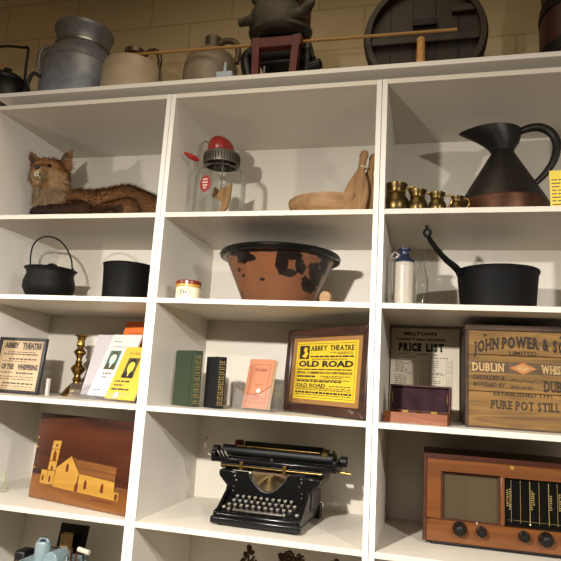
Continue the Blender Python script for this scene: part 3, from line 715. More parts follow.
# ---- glass bottle
t = thing('glass_bottle', 'slim clear glass bottle beside the ribbed stoneware bottle', 'bottle', (.943, .095, Z2))
MB().lathe([(0, .002), (.021, .002), (.0235, .006), (.0235, .085), (.021, .105), (.012, .135), (.0095, .15), (.0095, .172), (.0125, .175), (.0125, .188), (.010, .190), (.008, .188), (.008, .15), (.0185, .10), (.021, .083), (.021, .012), (0, .009)], 32).build('body', 'thick', t)
# ---- saucepan
t = thing('iron_saucepan', 'black iron saucepan with long curved upright handle', 'saucepan', (1.202, .25, Z2))
MB().lathe([(0, 0), (.118, 0), (.124, .006), (.136, .138), (.142, .153), (.140, .158), (.134, .155), (.117, .014), (0, .010)], 56).build('body', 'iron2', t)
hp = [(-.128, -.07, .138), (-.150, -.10, .154), (-.178, -.125, .172), (-.206, -.155, .197), (-.228, -.175, .222), (-.238, -.188, .236)]
MB().tube(spline([Vector(q) for q in hp], 6), lerp_list([.013, .012, .0105, .009, .0085, .008], 6), 12).build('handle', 'iron2', t)
mb = MB()
mb.tube([(-.242 + .0105 * math.cos(2 * PI * k / 14), -.194, .250 + .0125 * math.sin(2 * PI * k / 14)) for k in range(14)], .005, 8, True)
mb.sphere((-.244, -.196, .268), (.006, .006, .008), 10, 7)
mb.build('handle_loop', 'iron2', t)

# ================================================================== ROW 3
def frame_parts(t, w_, h_, mw, depth, m, inner=None, bev=.003):
    mb = MB()
    def bar(poly): mb.prism(poly, 0, depth)
    bar([(0, 0), (w_, 0), (w_ - mw, mw), (mw, mw)]); bar([(0, h_), (mw, h_ - mw), (w_ - mw, h_ - mw), (w_, h_)])
    bar([(0, 0), (mw, mw), (mw, h_ - mw), (0, h_)]); bar([(w_, 0), (w_, h_), (w_ - mw, h_ - mw), (w_ - mw, mw)])
    mb.build('frame', m, t, bevel=bev)
    MB().box(mw * .4, w_ - mw * .4, depth * .75, depth * .98, mw * .4, h_ - mw * .4).build('backing', 'boxdark', t)
# ---- beige framed playbill
W_, H_ = .238, .226
t = thing('framed_playbill', 'black framed beige theatre playbill at left beside candlestick', 'picture', (-.788, .245, Z3 + .003), -9.5, 5, 'framed theatre playbills')
t.location = (-.777, .175, Z3 + .003); t.rotation_euler.z = R(-4)
frame_parts(t, W_, H_, .012, .016, 'frameblack', bev=.002)
MB().box(.011, W_ - .011, .008, .0115, .011, H_ - .011).build('sheet', 'beige', t)
mb = MB(); Y = .0074
mb.outline(.022, W_ - .018, .018, H_ - .018, .001, Y)
mb.text('ABBEY', .026, .100, .184, .021, Y, .075); mb.text('THEATRE', .118, .214, .184, .021, Y, .075)
mb.dashes(.12, .205, .178, .003, Y, 3); mb.dashes(.03, .2, .155, .005, Y, 4, .02); mb.dashes(.05, .19, .165, .003, Y, 14, .02)
mb.dashes(.06, .2, .135, .006, Y, 5, .012); mb.dashes(.03, .15, .127, .0025, Y, 6)
mb.text('OF THE', .030, .092, .096, .021, Y, .06); mb.text('WHISPERING', .112, .212, .096, .021, Y, .06)
mb.dashes(.11, .196, .078, .006, Y, 7, .016); mb.dashes(.03, .09, .08, .004, Y, 8); mb.dashes(.03, .2, .064, .003, Y, 9); mb.dashes(.03, .2, .054, .003, Y, 10)
mb.dashes(.05, .205, .036, .006, Y, 11, .018); mb.dashes(.03, .2, .026, .003, Y, 12)
mb.build('lettering', 'ink2', t, flat=True)
o = MB().box(0, .011, 0, .012, 0, .068).build('white_card', 'paper', None, loc=(-.532, .20, Z3 + .0005))
tag(o, 'small white card edge standing right of the beige playbill', 'card')
# ---- candlestick
t = thing('candlestick', 'tall turned brass candlestick on an octagonal stepped base', 'candlestick', (-.478, .33, Z3))
MB().lathe([(0, 0), (.060, 0), (.060, .010), (.050, .018), (.048, .024), (.034, .040), (.026, .05), (.02, .055), (0, .055)], 8, Matrix.Rotation(R(22.5), 4, 'Z')).build('base', 'brass', t, smooth=20)
MB().lathe([(.018, .05), (.015, .062), (.020, .070), (.014, .080), (.013, .088), (.026, .105), (.031, .116), (.026, .126), (.012, .136), (.016, .142), (.012, .150), (.011, .160), (.015, .170), (.026, .182), (.026, .188), (.014, .200), (.012, .205), (.017, .212), (.017, .218), (.0155, .235), (.019, .25), (.021, .252)], 32).build('stem', 'brass', t)
MB().lathe([(.019, .250), (.030, .254), (.031, .259), (.019, .260), (.013, .256), (.012, .235), (0, .235)], 32).build('drip_pan', 'brass', t)
# ---- acrylic stand and booklets
def booklet(name, label, loc, rz, lean, w_, h_, th_, m, group='booklets in the acrylic stand'):
    t = thing(name, label, 'booklet', (loc[0], loc[1], loc[2]), rz, lean, group)
    MB().box(0, w_, 0, .0012, 0, h_).build('front_cover', m, t)
    MB().box(.001, w_ - .001, .0012, th_ - .001, .001, h_ - .001).build('pages', 'pages', t)
    MB().box(0, w_, th_ - .001, th_, 0, h_).build('back_cover', m, t)
    return t
def face(t, x, z, w_, h_, bg, fg, hair):
    f = MB(); f.rect(x, x + w_, z, z + h_, -.0005); p = f.build('portrait', bg, t, flat=True)
    f = MB(); f.ell(x + w_ * .5, z + h_ * .56, w_ * .27, h_ * .30, -.0009); f.poly([(x + w_ * .38, z + h_ * .1), (x + w_ * .62, z + h_ * .1), (x + w_ * .6, z + h_ * .36), (x + w_ * .4, z + h_ * .36)], -.0008); f.build('face_print', fg, p, flat=True)
    f = MB(); f.poly([(x + w_ * .2, z + h_ * .62), (x + w_ * .28, z + h_ * .90), (x + w_ * .55, z + h_ * .97), (x + w_ * .78, z + h_ * .85), (x + w_ * .8, z + h_ * .66), (x + w_ * .66, z + h_ * .78), (x + w_ * .4, z + h_ * .80)], -.0012)
    f.rect(x + w_ * .34, x + w_ * .46, z + h_ * .58, z + h_ * .61, -.0012); f.rect(x + w_ * .56, x + w_ * .68, z + h_ * .58, z + h_ * .61, -.0012); f.rect(x + w_ * .43, x + w_ * .58, z + h_ * .39, z + h_ * .415, -.0012); f.poly([(x + w_ * .49, z + h_ * .47), (x + w_ * .55, z + h_ * .47), (x + w_ * .52, z + h_ * .57)], -.0012)
    for m_ in (0, 1):
        f.poly([(x + w_ * (1 - a if m_ else a), z + h_ * b) for a, b in ((0, 0), (.47, 0), (.44, .18), (.36, .31), (.12, .25), (0, .14))], -.0012)
    f.build('hair_and_coat_print', hair, p, flat=True)
t = thing('acrylic_stand', 'clear acrylic booklet stand under the yellow and white booklets', 'stand', (-.40, .165, Z3), -10)
MB().box(0, .30, .055, .0575, .0, .10, T(0, 0, .002) @ Matrix.Rotation(R(-24), 4, 'X')).build('rear_panel', 'acrylic', t)
MB().box(0, .30, .0, .11, 0, .0025).build('base', 'acrylic', t)
MB().box(0, .30, .0, .0025, .0025, .035).build('front_lip', 'acrylic', t)
MB().box(0, .0025, .0025, .11, .0025, .06).build('side_panel', 'acrylic', t)
b = booklet('pale_booklet', 'plain pale booklet leaning behind, left of the portrait booklets', (-.425, .285, Z3 + .012), -10, 15, .12, .262, .004, 'lilac')
b = booklet('orange_booklet', 'orange booklet standing behind the white and yellow booklets', (-.312, .275, Z3 + .03), -12, 18, .16, .312, .006, 'ocover')
mb = MB(); mb.text('M J MOLLOY', .03, .12, .255, .008, -.0006, .0); mb.dashes(.02, .075, .235, .013, seed=34, mean=.05); mb.build('lettering', 'ink', b, flat=True)
b = booklet('white_booklet', 'white booklet with a green portrait behind yellow booklet', (-.342, .203, Z3 + .014), -14, 24, .155, .275, .008, 'paper')
face(b, .025, .115, .058, .085, 'portrait', 'skinprint', 'darkprint')
mb = MB(); mb.dashes(.02, .06, .24, .003, seed=2); mb.text('M J MOLLOY', .025, .10, .215, .007, -.0006, 0); mb.dashes(.03, .075, .095, .005, seed=3); mb.dashes(.035, .065, .078, .005, seed=4); mb.dashes(.02, .06, .025, .003, seed=5)
mb.build('lettering', 'ink2', b, flat=True)
b = booklet('yellow_booklet', 'yellow booklet with a dark portrait in front of the white one', (-.232, .145, Z3 + .009), -18, 24, .155, .222, .007, 'ycover')
face(b, .04, .088, .062, .086, 'darkprint', 'yprint', 'ink')
mb = MB(); mb.text('M J MOLLOY', .035, .125, .188, .011, -.0006, 0); mb.dashes(.02, .10, .070, .007, seed=31, mean=.02); mb.dashes(.02, .07, .054, .007, seed=32, mean=.016); mb.dashes(.015, .11, .037, .007, seed=33, mean=.03)
mb.build('lettering', 'ink2', b, flat=True)
mb = MB(); mb.ell(.055, .016, .014, .014, -.0006); mb.build('white_sticker', 'lilac', b, flat=True)

# ---- cloth books
def book(name, label, x, y, rz, w_, h_, th_, m, lean=0):
    # front cover faces -y, spine on the right end, gilt bands on the spine
    t = thing(name, label, 'book', (x, y, Z3 + .0005), rz, lean, 'pair of cloth bound books')
    MB().box(0, w_, 0, .003, 0, h_).build('front_cover', m, t, bevel=.001)
    MB().box(0, w_, th_ - .003, th_, 0, h_).build('back_cover', m, t, bevel=.001)
    MB().box(.004, w_ - .002, .003, th_ - .003, .003, h_ - .003).build('pages', 'pages', t)
    sp = MB().box(w_ - .002, w_ + .003, 0, th_, 0, h_).build('spine', m, t, bevel=.0015)
    MB().box(w_ - .016, w_ - .0145, -.0004, .0001, .0, h_).build('hinge_groove', 'blackcl', t)
    mb = MB(); rnd = random.Random(len(label))
    for k in range(9):
        z = .012 + k * (h_ - .03) / 8.6
        mb.box(w_ + .003, w_ + .0034, .004, th_ - .004, z, z + .0025)
        for q in range(3): mb.box(w_ + .003, w_ + .0034, .005 + q * (th_ - .010) / 3, .005 + (q + .6) * (th_ - .010) / 3, z + .006, z + .006 + rnd.uniform(.004, .010))
    mb.build('spine_gilding', 'goldink', sp, smooth=0)
    return t
book('green_book', 'green cloth bound book with gilded spine standing upright', .032, .185, -30, .116, .205, .036, 'greencl')
book('black_book', 'black cloth bound book with gilded spine beside green book', .158, .185, -42, .093, .186, .034, 'blackcl')

# ---- salmon booklet in acrylic holder
b = booklet('salmon_booklet', 'salmon pink booklet standing in a clear holder', (.298, .212, Z3 + .008), -17, 13, .112, .186, .02, 'pink', None)
mb = MB(); mb.outline(.016, .098, .02, .166, .0012); mb.text('OLD ROAD', .032, .084, .140, .010, -.0006, .02); mb.text('M J MOLLOY', .034, .076, .086, .006, -.0006, 0); mb.dashes(.04, .075, .044, .003, seed=1)
mb.build('lettering', 'jarlid', b, flat=True)
MB().ell(.062, .066, .008, .008, -.001).build('white_sticker', 'paper', b, flat=True)
t = thing('acrylic_holder', 'clear acrylic holder with scooped front around the pink booklet', 'holder', (.272, .180, Z3), -17)
MB().box(0, .165, 0, .095, 0, .003).build('base', 'acrylic', t)
sc = [(0, .003), (.165, .003), (.165, .092)] + [(.165 - .165 * k / 12, .092 - .034 * math.sin(PI * k / 12)) for k in range(1, 12)] + [(0, .092)]
MB().prism(sc, 0, .003).build('scooped_front', 'acrylic', t)
MB().tube([(.165 - .165 * k / 12, .0015, .0925 - .034 * math.sin(PI * k / 12)) for k in range(13)], .0011, 6).build('front_edge', 'jarlid', t)
MB().box(0, .003, .003, .095, .003, .10).build('side_panel', 'acrylic', t); MB().box(.162, .165, .003, .095, .003, .10).build('side_panel', 'acrylic', t)
MB().box(.003, .162, .092, .095, .003, .12).build('rear_panel', 'acrylic', t)

# ---- yellow framed playbill
W_, H_ = .470, .312
t = thing('framed_playbill', 'mahogany framed yellow theatre playbill with tan mount', 'picture', (.418, .336, Z3 + .003), -41.5, 3, 'framed theatre playbills')
frame_parts(t, W_, H_, .034, .022, 'framewood', bev=.006)
MB().box(.032, W_ - .032, .010, .014, .032, H_ - .032).build('mount', 'tanmat', t)
px0, px1, pz0, pz1 = .062, .412, .050, .262
MB().box(px0, px1, .0085, .0100, pz0, pz1).build('yellow_sheet', 'yellow', t)
mb = MB(); Y = .0079; PW = px1 - px0; PH = pz1 - pz0
def X(f): return px0 + PW * f
def Zf(f): return pz1 - PH * f
mb.outline(X(.03), X(.975), Zf(.965), Zf(.035), .0014, Y)
mb.rect(X(.055), X(.225), Zf(.305), Zf(.07), Y)
mb.text('ABBEY', X(.25), X(.52), Zf(.158), PH * .085, Y, .035, True); mb.text('THEATRE', X(.57), X(.94), Zf(.158), PH * .085, Y, .035, True)
mb.dashes(X(.58), X(.92), Zf(.20), .0025, Y, 1); mb.dashes(X(.7), X(.93), Zf(.225), .0025, Y, 2)
mb.dashes(X(.25), X(.94), Zf(.275), .0055, Y, 3, .026); mb.dashes(X(.28), X(.84), Zf(.315), .003, Y, 4)
mb.text('OLD ROAD', X(.055), X(.945), Zf(.435), PH * .10, Y, .045)
mb.dashes(X(.05), X(.94), Zf(.495), .004, Y, 5, .03)
mb.text('SPECIAL COMMEMORATION PERFORMANCE', X(.045), X(.94), Zf(.56), PH * .04, Y, .03)
mb.dashes(X(.05), X(.36), Zf(.62), .006, Y, 6, .03); mb.dashes(X(.45), X(.92), Zf(.605), .003, Y, 7)
mb.dashes(X(.5), X(.8), Zf(.63), .003, Y, 8); mb.dashes(X(.05), X(.9), Zf(.67), .003, Y, 9); mb.dashes(X(.05), X(.8), Zf(.70), .005, Y, 10, .022)
mb.text('OLD ROAD', X(.045), X(.54), Zf(.785), PH * .06, Y, .03); mb.dashes(X(.6), X(.93), Zf(.77), .003, Y, 11)
mb.dashes(X(.05), X(.93), Zf(.81), .003, Y, 12); mb.dashes(X(.05), X(.93), Zf(.84), .003, Y, 13)
mb.dashes(X(.04), X(.95), Zf(.895), .0065, Y, 14, .016); mb.dashes(X(.05), X(.93), Zf(.925), .0025, Y, 15)
mb.build('lettering', 'ink', t, flat=True)
mb = MB(); mb.poly([(X(.10), Zf(.26)), (X(.15), Zf(.20)), (X(.12), Zf(.14)), (X(.15), Zf(.09)), (X(.20), Zf(.12)), (X(.18), Zf(.16)), (X(.21), Zf(.21)), (X(.17), Zf(.29))], .0077); mb.build('vignette_print', 'yellow', t, flat=True)
mb = MB(); mb.tube(spline([(.392, -.001, .018), (.402, -.002, .026), (.414, -.002, .016), (.42, -.001, .024)], 5), .0018, 6); mb.build('wire_scrap', 'steel', t)

# ---- price list
W_, H_ = .262, .355
t = thing('price_list', 'tall printed price list sheet leaning on the back panel', 'poster', (.823, .455, Z3 + .001), -2, 7)
MB().box(0, W_, 0, .0016, 0, H_).build('sheet', 'cardpaper', t)
mb = MB(); Y = -.0005
mb.text('MILLTOWN', .050, .176, .326, .015, Y, .04); mb.text('Licensed Traders Association', .020, .212, .306, .011, Y, .04)
mb.text('PRICE', .030, .118, .264, .030, Y, .07, True); mb.text('LIST', .136, .204, .264, .030, Y, .07, True)
mb.dashes(.10, .18, .248, .003, Y, 1, .01); mb.dashes(.03, .07, .25, .002, Y, 2)
mb.dashes(.06, .10, .236, .003, Y, 3, .01); mb.dashes(.15, .22, .236, .003, Y, 4, .012)
for k in range(26):
    z = .226 - k * .0078
    if k in (7, 14, 20): mb.dashes(.06, .085, z, .0028, Y, 50 + k, .01); mb.dashes(.155, .21, z, .0026, Y, 90 + k, .014); continue
    mb.dashes(.018, random.Random(k).uniform(.045, .078), z, .0024, Y, 100 + k, .012)
    for xx in (.116, .127, .138): mb.rect(xx, xx + .003, z, z + .0028, Y)
    mb.dashes(.15, random.Random(k + 9).uniform(.172, .200), z - .002, .0024, Y, 200 + k, .012)
    for xx in (.214, .222, .229): mb.rect(xx, xx + .003, z - .002, z + .0008, Y)
mb.rect(.146, .1468, .02, .232, Y); mb.rect(.236, .2368, .02, .235, Y)
mb.build('lettering', 'ink', t, flat=True)

# ---- lined box
t = thing('lined_case', 'open dark wooden case with purple lining before the price list', 'case', (.830, .094, Z3), -9)
mb = MB(); wb, db, hb = .202, .085, .034
mb.box(0, wb, 0, .006, 0, hb); mb.box(0, wb, db - .006, db, 0, hb); mb.box(0, .006, .006, db - .006, 0, hb); mb.box(wb - .006, wb, .006, db - .006, 0, hb); mb.box(.006, wb - .006, .006, db - .006, 0, .005)
mb.build('tray', 'boxwood', t, bevel=.001)
MB().box(.006, wb - .006, .006, db - .006, .005, .012).build('tray_lining', 'velvet', t)
ld = bpy.data.objects
LM = T(0, db - .012, hb + .001) @ Matrix.Rotation(R(-6), 4, 'X')
mb = MB(); hl = .090
mb.box(0, wb, 0, .03, 0, .006, LM); mb.box(0, wb, 0, .03, hl - .006, hl, LM); mb.box(0, .006, 0, .03, .006, hl - .006, LM); mb.box(wb - .006, wb, 0, .03, .006, hl - .006, LM); mb.box(.006, wb - .006, .024, .03, .006, hl - .006, LM)
ldo = mb.build('lid', 'boxdark', t, bevel=.001)
MB().box(.006, wb - .006, .015, .024, .006, hl - .006, LM).build('lid_lining', 'velvet', ldo)
for xx in (.045, .14): MB().box(xx, xx + .02, -.0008, .004, hb - .004, hb + .006, T(0, db - .0125, 0)).build('hinge', 'brass', t)
MB().cyl((.10, db - .02, hb - .012), (.10, db - .008, hb + .004), .006, 10).build('catch', 'brass', t)
for xx in (.010, wb - .010):
    MB().tube([LM @ Vector((xx, .006, .028)), LM @ Vector((xx, .0, .05)), LM @ Vector((xx, .006, .066))], .002, 6).build('lid_stay', 'brass', ldo)

# ---- whiskey crate
W_, H_, D_ = .352, .332, .30
t = thing('wooden_crate', 'weathered wooden whiskey crate with faded stencilled lettering', 'crate', (1.090, .135, Z3), 0)
mb = MB()
for z0, z1 in ((.004, .116), (.1175, .235), (.2365, .316)): mb.box(.008, W_ - .008, 0, .014, z0, z1)
mb.build('front_boards', 'crate', t, bevel=.002)
for n, x0 in (('left', 0), ('right', W_ - .018)): MB().box(x0 + (0 if n == 'left' else .0), x0 + .018, .014, D_ - .014, .002, .316).build('end_board', 'cratedk', t, bevel=.002)
MB().box(.008, W_ - .008, D_ - .014, D_, .004, .316).build('back_boards', 'crate', t)
MB().box(.018, W_ - .018, .014, D_ - .014, .004, .016).build('bottom_board', 'crate', t)
MB().box(-.003, W_ + .003, -.006, D_, .316, H_ + .002).build('lid', 'cratedk', t, bevel=.002)
MB().box(-.001, .0075, -.001, .013, .002, .316).build('left_corner_strip', 'cratedk', t, bevel=.001)
MB().box(W_ - .0075, W_ + .001, -.001, .013, .002, .316).build('right_corner_strip', 'cratedk', t, bevel=.001)
MB().box(.006, W_ - .006, -.004, 0, .0, .006).build('bottom_batten', 'cratedk', t)
cx_ = W_ / 2; Y = -.0006
mb = MB()
mb.text('JOHN POWER & SON', .024, W_ - .024, .240, .037, Y, .05, True, arc=.022)
mb.text('LIMITED', cx_ - .042, cx_ + .042, .2385, .013, Y, .02)
bd = MB()
bd.rect(.016, cx_ - .048, .1775, .2145, Y); bd.rect(cx_ + .048, W_ - .016, .1775, .2145, Y)
bd.poly([(cx_ - .048, .1775), (cx_ - .006, .1775), (cx_ - .044, .196), (cx_ - .006, .2145), (cx_ - .048, .2145)], Y); bd.poly([(cx_ + .048, .2145), (cx_ + .006, .2145), (cx_ + .044, .196), (cx_ + .006, .1775), (cx_ + .048, .1775)], Y)
bd.build('ink_band', 'crateband', t, flat=True)
mb.text('DISTILLED &', .024, .122, .156, .012, Y, .025); mb.text('BOTTLED BY', .024, .122, .134, .012, Y, .025); mb.text('IRELAND', cx_ - .038, cx_ + .030, .130, .009, Y, .025)
mb.text('DUBLIN', cx_ + .062, W_ - .02, .126, .034, Y, .03, True)
mb.text('ESTABLISHED 1791', .086, .262, .106, .012, Y, .025)
mb.text('PURE POT STILL', .078, .284, .064, .027, Y, .03, True)
mb.tube(spline([(cx_ - .036 + .008 * k, Y, .153 + .008 * (k % 2) * (1 if k % 4 == 1 else .5)) for k in range(10)], 5), .0011, 5)
for xx in (.060, .292): mb.ell(xx, .300, .005, .005, Y)
mb.build('stencil_lettering', 'crateink', t, flat=True)
mb = MB(); mb.poly([(cx_ - .040, .196), (cx_, .178), (cx_ + .040, .196), (cx_, .214)], Y); mb.build('red_diamond', 'cratered', t, flat=True)
mb = MB(); mb.poly([(cx_ - .022, .196), (cx_, .186), (cx_ + .022, .196), (cx_, .206)], Y - .0003); mb.build('diamond_centre', 'cratepale', t, flat=True)
mb = MB(); mb.text('DUBLIN', .020, .118, .183, .026, Y - .0004, .03, True); mb.text('WHISKEY', cx_ + .056, W_ - .020, .183, .026, Y - .0004, .03, True); mb.build('band_lettering', 'cratepale', t, flat=True)
mb = MB(); mb.text('P', cx_ - .006, cx_ + .006, .190, .013, Y - .0006, .02); mb.build('diamond_letter', 'cratered', t, flat=True)

# ================================================================== ROW 4
# ---- marquetry plaque
t = thing('church_plaque', 'varnished wooden plaque inlaid with a church and bell tower', 'plaque', (-.519, .159, Z4 + .002), -13.8, 3)
W_, H_ = .505, .318
MB().box(0, W_, 0, .012, .088, H_).build('board', 'mahog', t, bevel=.001)
MB().box(0, W_, 0, .012, 0, .088).build('ground_veneer', 'plaquebase', t, bevel=.001)
Y = -.0006
# coordinates: fractions of the face
def q(fx, fz): return (W_ * (.03 + (fx - .03) * 1.06), H_ * (.10 + (fz - .10) * 1.09))
mb = MB()
mb.poly([q(.172, .635), q(.252, .645), q(.225, .18), q(.148, .17), ], Y)           # tower
mb.poly([q(.095, .175), q(.150, .17), q(.165, .32), q(.095, .315)], Y)          # porch block
mb.poly([q(.228, .16), q(.445, .15), q(.462, .34), q(.370, .50), q(.240, .36)], Y)  # gable
mb.poly([q(.467, .15), q(.795, .135), q(.795, .31), q(.467, .335)], Y)            # nave
mb.poly([q(.795, .135), q(.84, .135), q(.84, .215), q(.795, .215)], Y)
mb.build('church_inlay', 'inlay', t, flat=True)
mb = MB(); mb.poly([q(.467, .34), q(.795, .315), q(.795, .455), q(.425, .475), q(.385, .50)], Y); mb.build('roof_inlay', 'inlaydk', t, flat=True)
mb = MB()
def win(fx, fz, w_, h_):
    mb.poly([q(fx - w_, fz), q(fx + w_, fz), q(fx + w_, fz + h_ * .7), q(fx, fz + h_), q(fx - w_, fz + h_ * .7)], Y - .0004)
win(.205, .43, .016, .11); win(.212, .575, .009, .035); win(.195, .325, .01, .05); win(.118, .20, .009, .07); win(.188, .20, .010, .07)
win(.345, .335, .013, .09); win(.455, .155, .015, .09); win(.535, .19, .013, .10); win(.69, .185, .013, .10); win(.82, .14, .012, .07)
for a, b in (((.160, .415), (.240, .425)), ((.166, .54), (.246, .55)), ((.154, .315), (.234, .32))):
    mb.poly([q(*a), q(*b), q(b[0], b[1] + .008), q(a[0], a[1] + .008)], Y - .0003)
mb.build('window_inlay', 'inlayred', t, flat=True)
mb = MB()
for fz in (.69, .58, .34): mb.rect(.0, .012, H_ * fz, H_ * fz + .006, Y)
mb.build('worn_edge', 'inlay', t, flat=True)
mb = MB(); mb.dashes(.33, .43, .03, .006, Y, 3, .014); mb.build('signature', 'inlayred', t, flat=True)
# ---- little glass at far left
t = thing('glass_ornament', 'small clear glass ornament with thin stem at far left', 'ornament', (-.672, .20, Z4))
MB().lathe([(0, 0), (.022, 0), (.024, .004), (.020, .018), (.012, .026), (.014, .032), (.012, .036), (0, .034)], 24).build('body', 'thick', t)
MB().tube(spline([(0, 0, .03), (.004, 0, .05), (-.002, 0, .065), (.01, 0, .075)], 5), .003, 6).build('stem', 'sprig', t)

# ---- typewriter
t = thing('typewriter', 'old black manual typewriter with round keys and brass rail', 'typewriter', (.413, .088, Z4), -2.5)
hw = .148
MB().box(-hw, hw, .0, .03, .010, .042).build('front_bar', 'black', t, bevel=.006)
MB().box(-hw, hw, .03, .315, .010, .022).build('base_plate', 'blackm', t, bevel=.003)
for sx in (-1, 1):
    for y in (.02, .29): MB().cyl((sx * .13, y, 0), (sx * .13, y, .012), .012, 12).build('foot', 'rubber', t)
    prof = [(.0, .02), (.0, .044), (.03, .05), (.105, .098), (.125, .142), (.20, .152), (.315, .152), (.315, .03)]
    mb = MB(); x = sx * hw; hole = None
    mb.prism(prof, x - .006, x + .006, plane='yz'); mb.build('side_frame', 'black', t, bevel=.003)
    MB().prism([(.15, .05), (.15, .125), (.28, .125), (.28, .05)], x + sx * .006, x + sx * .0085, plane='yz').build('side_panel', 'blackm', t)
    MB().prism([(sx * hw - sx * .004, .10), (sx * .187, .142), (sx * .19, .156), (sx * .186, .166), (sx * hw - sx * .03, .166), (sx * hw - sx * .03, .10)], .115, .30).build('shoulder', 'black', t, bevel=.006)
    MB().box(x - .012, x + .012, .28, .325, .0, .05).build('rear_foot', 'blackm', t, bevel=.003)
# key bed and front plate
bed = MB().prism([(.03, .022), (.03, .034), (.112, .074), (.112, .022)], -hw + .007, hw - .007, plane='yz').build('key_bed', 'blackm', t)
arc = [(-.076 + .152 * k / 20, .166 - .066 * math.sin(PI * k / 20) ** .8) for k in range(21)]
poly = [(-hw + .006, .07), (hw - .006, .07), (hw - .006, .166)] + [(a, b) for a, b in reversed(arc)] + [(-hw + .006, .166)]
mb = MB(); mb.prism(poly, .116, .122); mb.build('front_plate', 'black', t)
MB().tube([(a, .117, b) for a, b in arc], .003, 8).build('basket_rim', 'blackm', t)
mb = MB(); mb.prism([(-.074, .164)] + [(a * .97, b + .001) for a, b in arc] + [(.074, .164)], .150, .153); mb.build('type_basket', 'dusty', t)
mb = MB()
for k in range(25):
    a = PI * (.06 + .88 * k / 24); mb.tube([(-.070 * math.cos(a), .128, .164 - .060 * math.sin(a)), (-.012 * math.cos(a), .146, .160 - .012 * math.sin(a))], .0013, 5)
mb.build('typebars', 'brassd', t)
for sx in (-1, 1):
    MB().lathe([(0, 0), (.026, 0), (.026, .004), (.010, .006), (0, .009)], 24, T(sx * .112, .165, .1665)).build('ribbon_spool', 'blackm', t)
    for zz, xx in ((.148, .125), (.133, .118), (.11, .128), (.095, .128)): MB().sphere((sx * xx, .116, zz), .0032, 8, 6).build('screw', 'chrome', t)
MB().box(-.135, -.065, .118, .125, .160, .1665).build('scale_plate', 'ivory', t)
# carriage
MB().cyl((-.192, .135, .179), (.192, .135, .179), .0032, 10).build('carriage_rail', 'brass', t)
for xx in (-.11, .055): MB().box(xx - .006, xx + .006, .130, .142, .166, .196).build('rail_bracket', 'brass', t, bevel=.001)
MB().box(-.20, .20, .155, .29, .167, .186).build('carriage_bed', 'blackm', t, bevel=.003)
MB().box(-.235, .228, .145, .20, .186, .205).build('carriage_front', 'black', t, bevel=.005)
for sx in (-1, 1): MB().box(sx * .232 - .009, sx * .232 + .009, .15, .285, .184, .226).build('carriage_end', 'black', t, bevel=.006)
MB().cyl((-.222, .235, .222), (.222, .235, .222), .021, 28).build('platen', 'rubber', t)
for sx in (-1, 1): MB().cyl((sx * .240, .235, .218), (sx * .262, .235, .218), .019, 24).build('platen_knob', 'rubber', t)
mb = MB().prism([(.262, .214), (.268, .214), (.292, .256), (.286, .256)], -.155, .165, plane='yz'); pt = mb.build('paper_table', 'black', t, bevel=.001)
mb = MB(); PM = T(0, .2612, .2145) @ Matrix.Rotation(R(-29.7), 4, 'X')
rn = random.Random(5); xx = -.085
while xx < .105:
    wq = rn.uniform(.005, .012); c = [PM @ Vector((a, -.0012, b)) for a, b in ((xx, .016), (xx + wq, .016), (xx + wq, .016 + rn.uniform(.006, .013)), (xx, .024))]
    mb.bm.faces.new([mb.bm.verts.new(v) for v in c]); xx += wq + .004
mb.build('gilt_lettering', 'gilt', pt, flat=True)
MB().cyl((-.16, .208, .243), (.165, .208, .243), .0028, 8).build('paper_bail', 'brass', t)
MB().box(-.175, -.150, .225, .265, .222, .262).build('margin_stop', 'redd', t, bevel=.003)
MB().box(.17, .195, .215, .25, .222, .256).build('margin_stop', 'brassd', t, bevel=.003)
MB().tube(spline([(-.235, .17, .205), (-.255, .16, .212), (-.268, .155, .235), (-.266, .15, .262), (-.256, .15, .275)], 6), .0042, 8).build('return_lever', 'chrome', t)
MB().tube(spline([(.215, .20, .225), (.226, .19, .24), (.222, .18, .258)], 5), .005, 8).build('right_lever', 'brassd', t)
MB().cyl((.22, .20, .185), (.285, .20, .182), .0045, 10).build('carriage_release_rod', 'brass', t)
MB().box(-.004, .004, .150, .156, .18, .215).build('pointer', 'chrome', t)
for xx in (-.205, -.19, -.175): MB().tube([(xx, .16, .204), (xx - .01, .15, .228)], .003, 6).build('tab_lever', 'chrome', t)
# keys
def keybase():
    mb = MB(); mb.lathe([(0, 0), (.0058, 0), (.0064, .002), (.0058, .0042), (0, .0048)], 16); me_ = mb.build('key', 'keytop', t)
    mb = MB(); mb.lathe([(.0058, .0030), (.0070, .0036), (.0070, .0046), (.0058, .0050)], 16); ring = mb.build('key_ring', 'chrome', me_)
    return me_, ring
k0, r0 = keybase(); first = True
for row in range(4):
    n = (10, 11, 11, 10)[row]; y = .040 + row * .0195; z = .046 + row * .0115
    for c in range(n):
        x = -.112 + c * .0222 + (.0, -.006, .004, .009)[row] * (1 if row else 1)
        if first: ko = k0; first = False
        else:
            ko = k0.copy(); COL.objects.link(ko); ko.parent = t
            ro = r0.copy(); COL.objects.link(ro); ro.parent = ko
        ko.location = (x, y, z); ko.rotation_euler = (R(22), 0, 0)
mb = MB()
for row in range(4):
    for c in range((10, 11, 11, 10)[row]):
        x = -.112 + c * .0222 + (.0, -.006, .004, .009)[row]; mb.tube([(x, .0405 + row * .0195, .046 + row * .0115), (x, .046 + row * .0195, .030 + row * .0095)], .0013, 5)
mb.build('key_levers', 'steel', t)
MB().cyl((-.085, .022, .050), (.085, .022, .050), .0052, 10).build('space_bar', 'chrome', t)
for sx in (-1, 1):
    k = k0.copy(); COL.objects.link(k); k.parent = t; k.location = (sx * .132, .046, .050); k.rotation_euler = (R(22), 0, 0); k.name = 'shift_key'
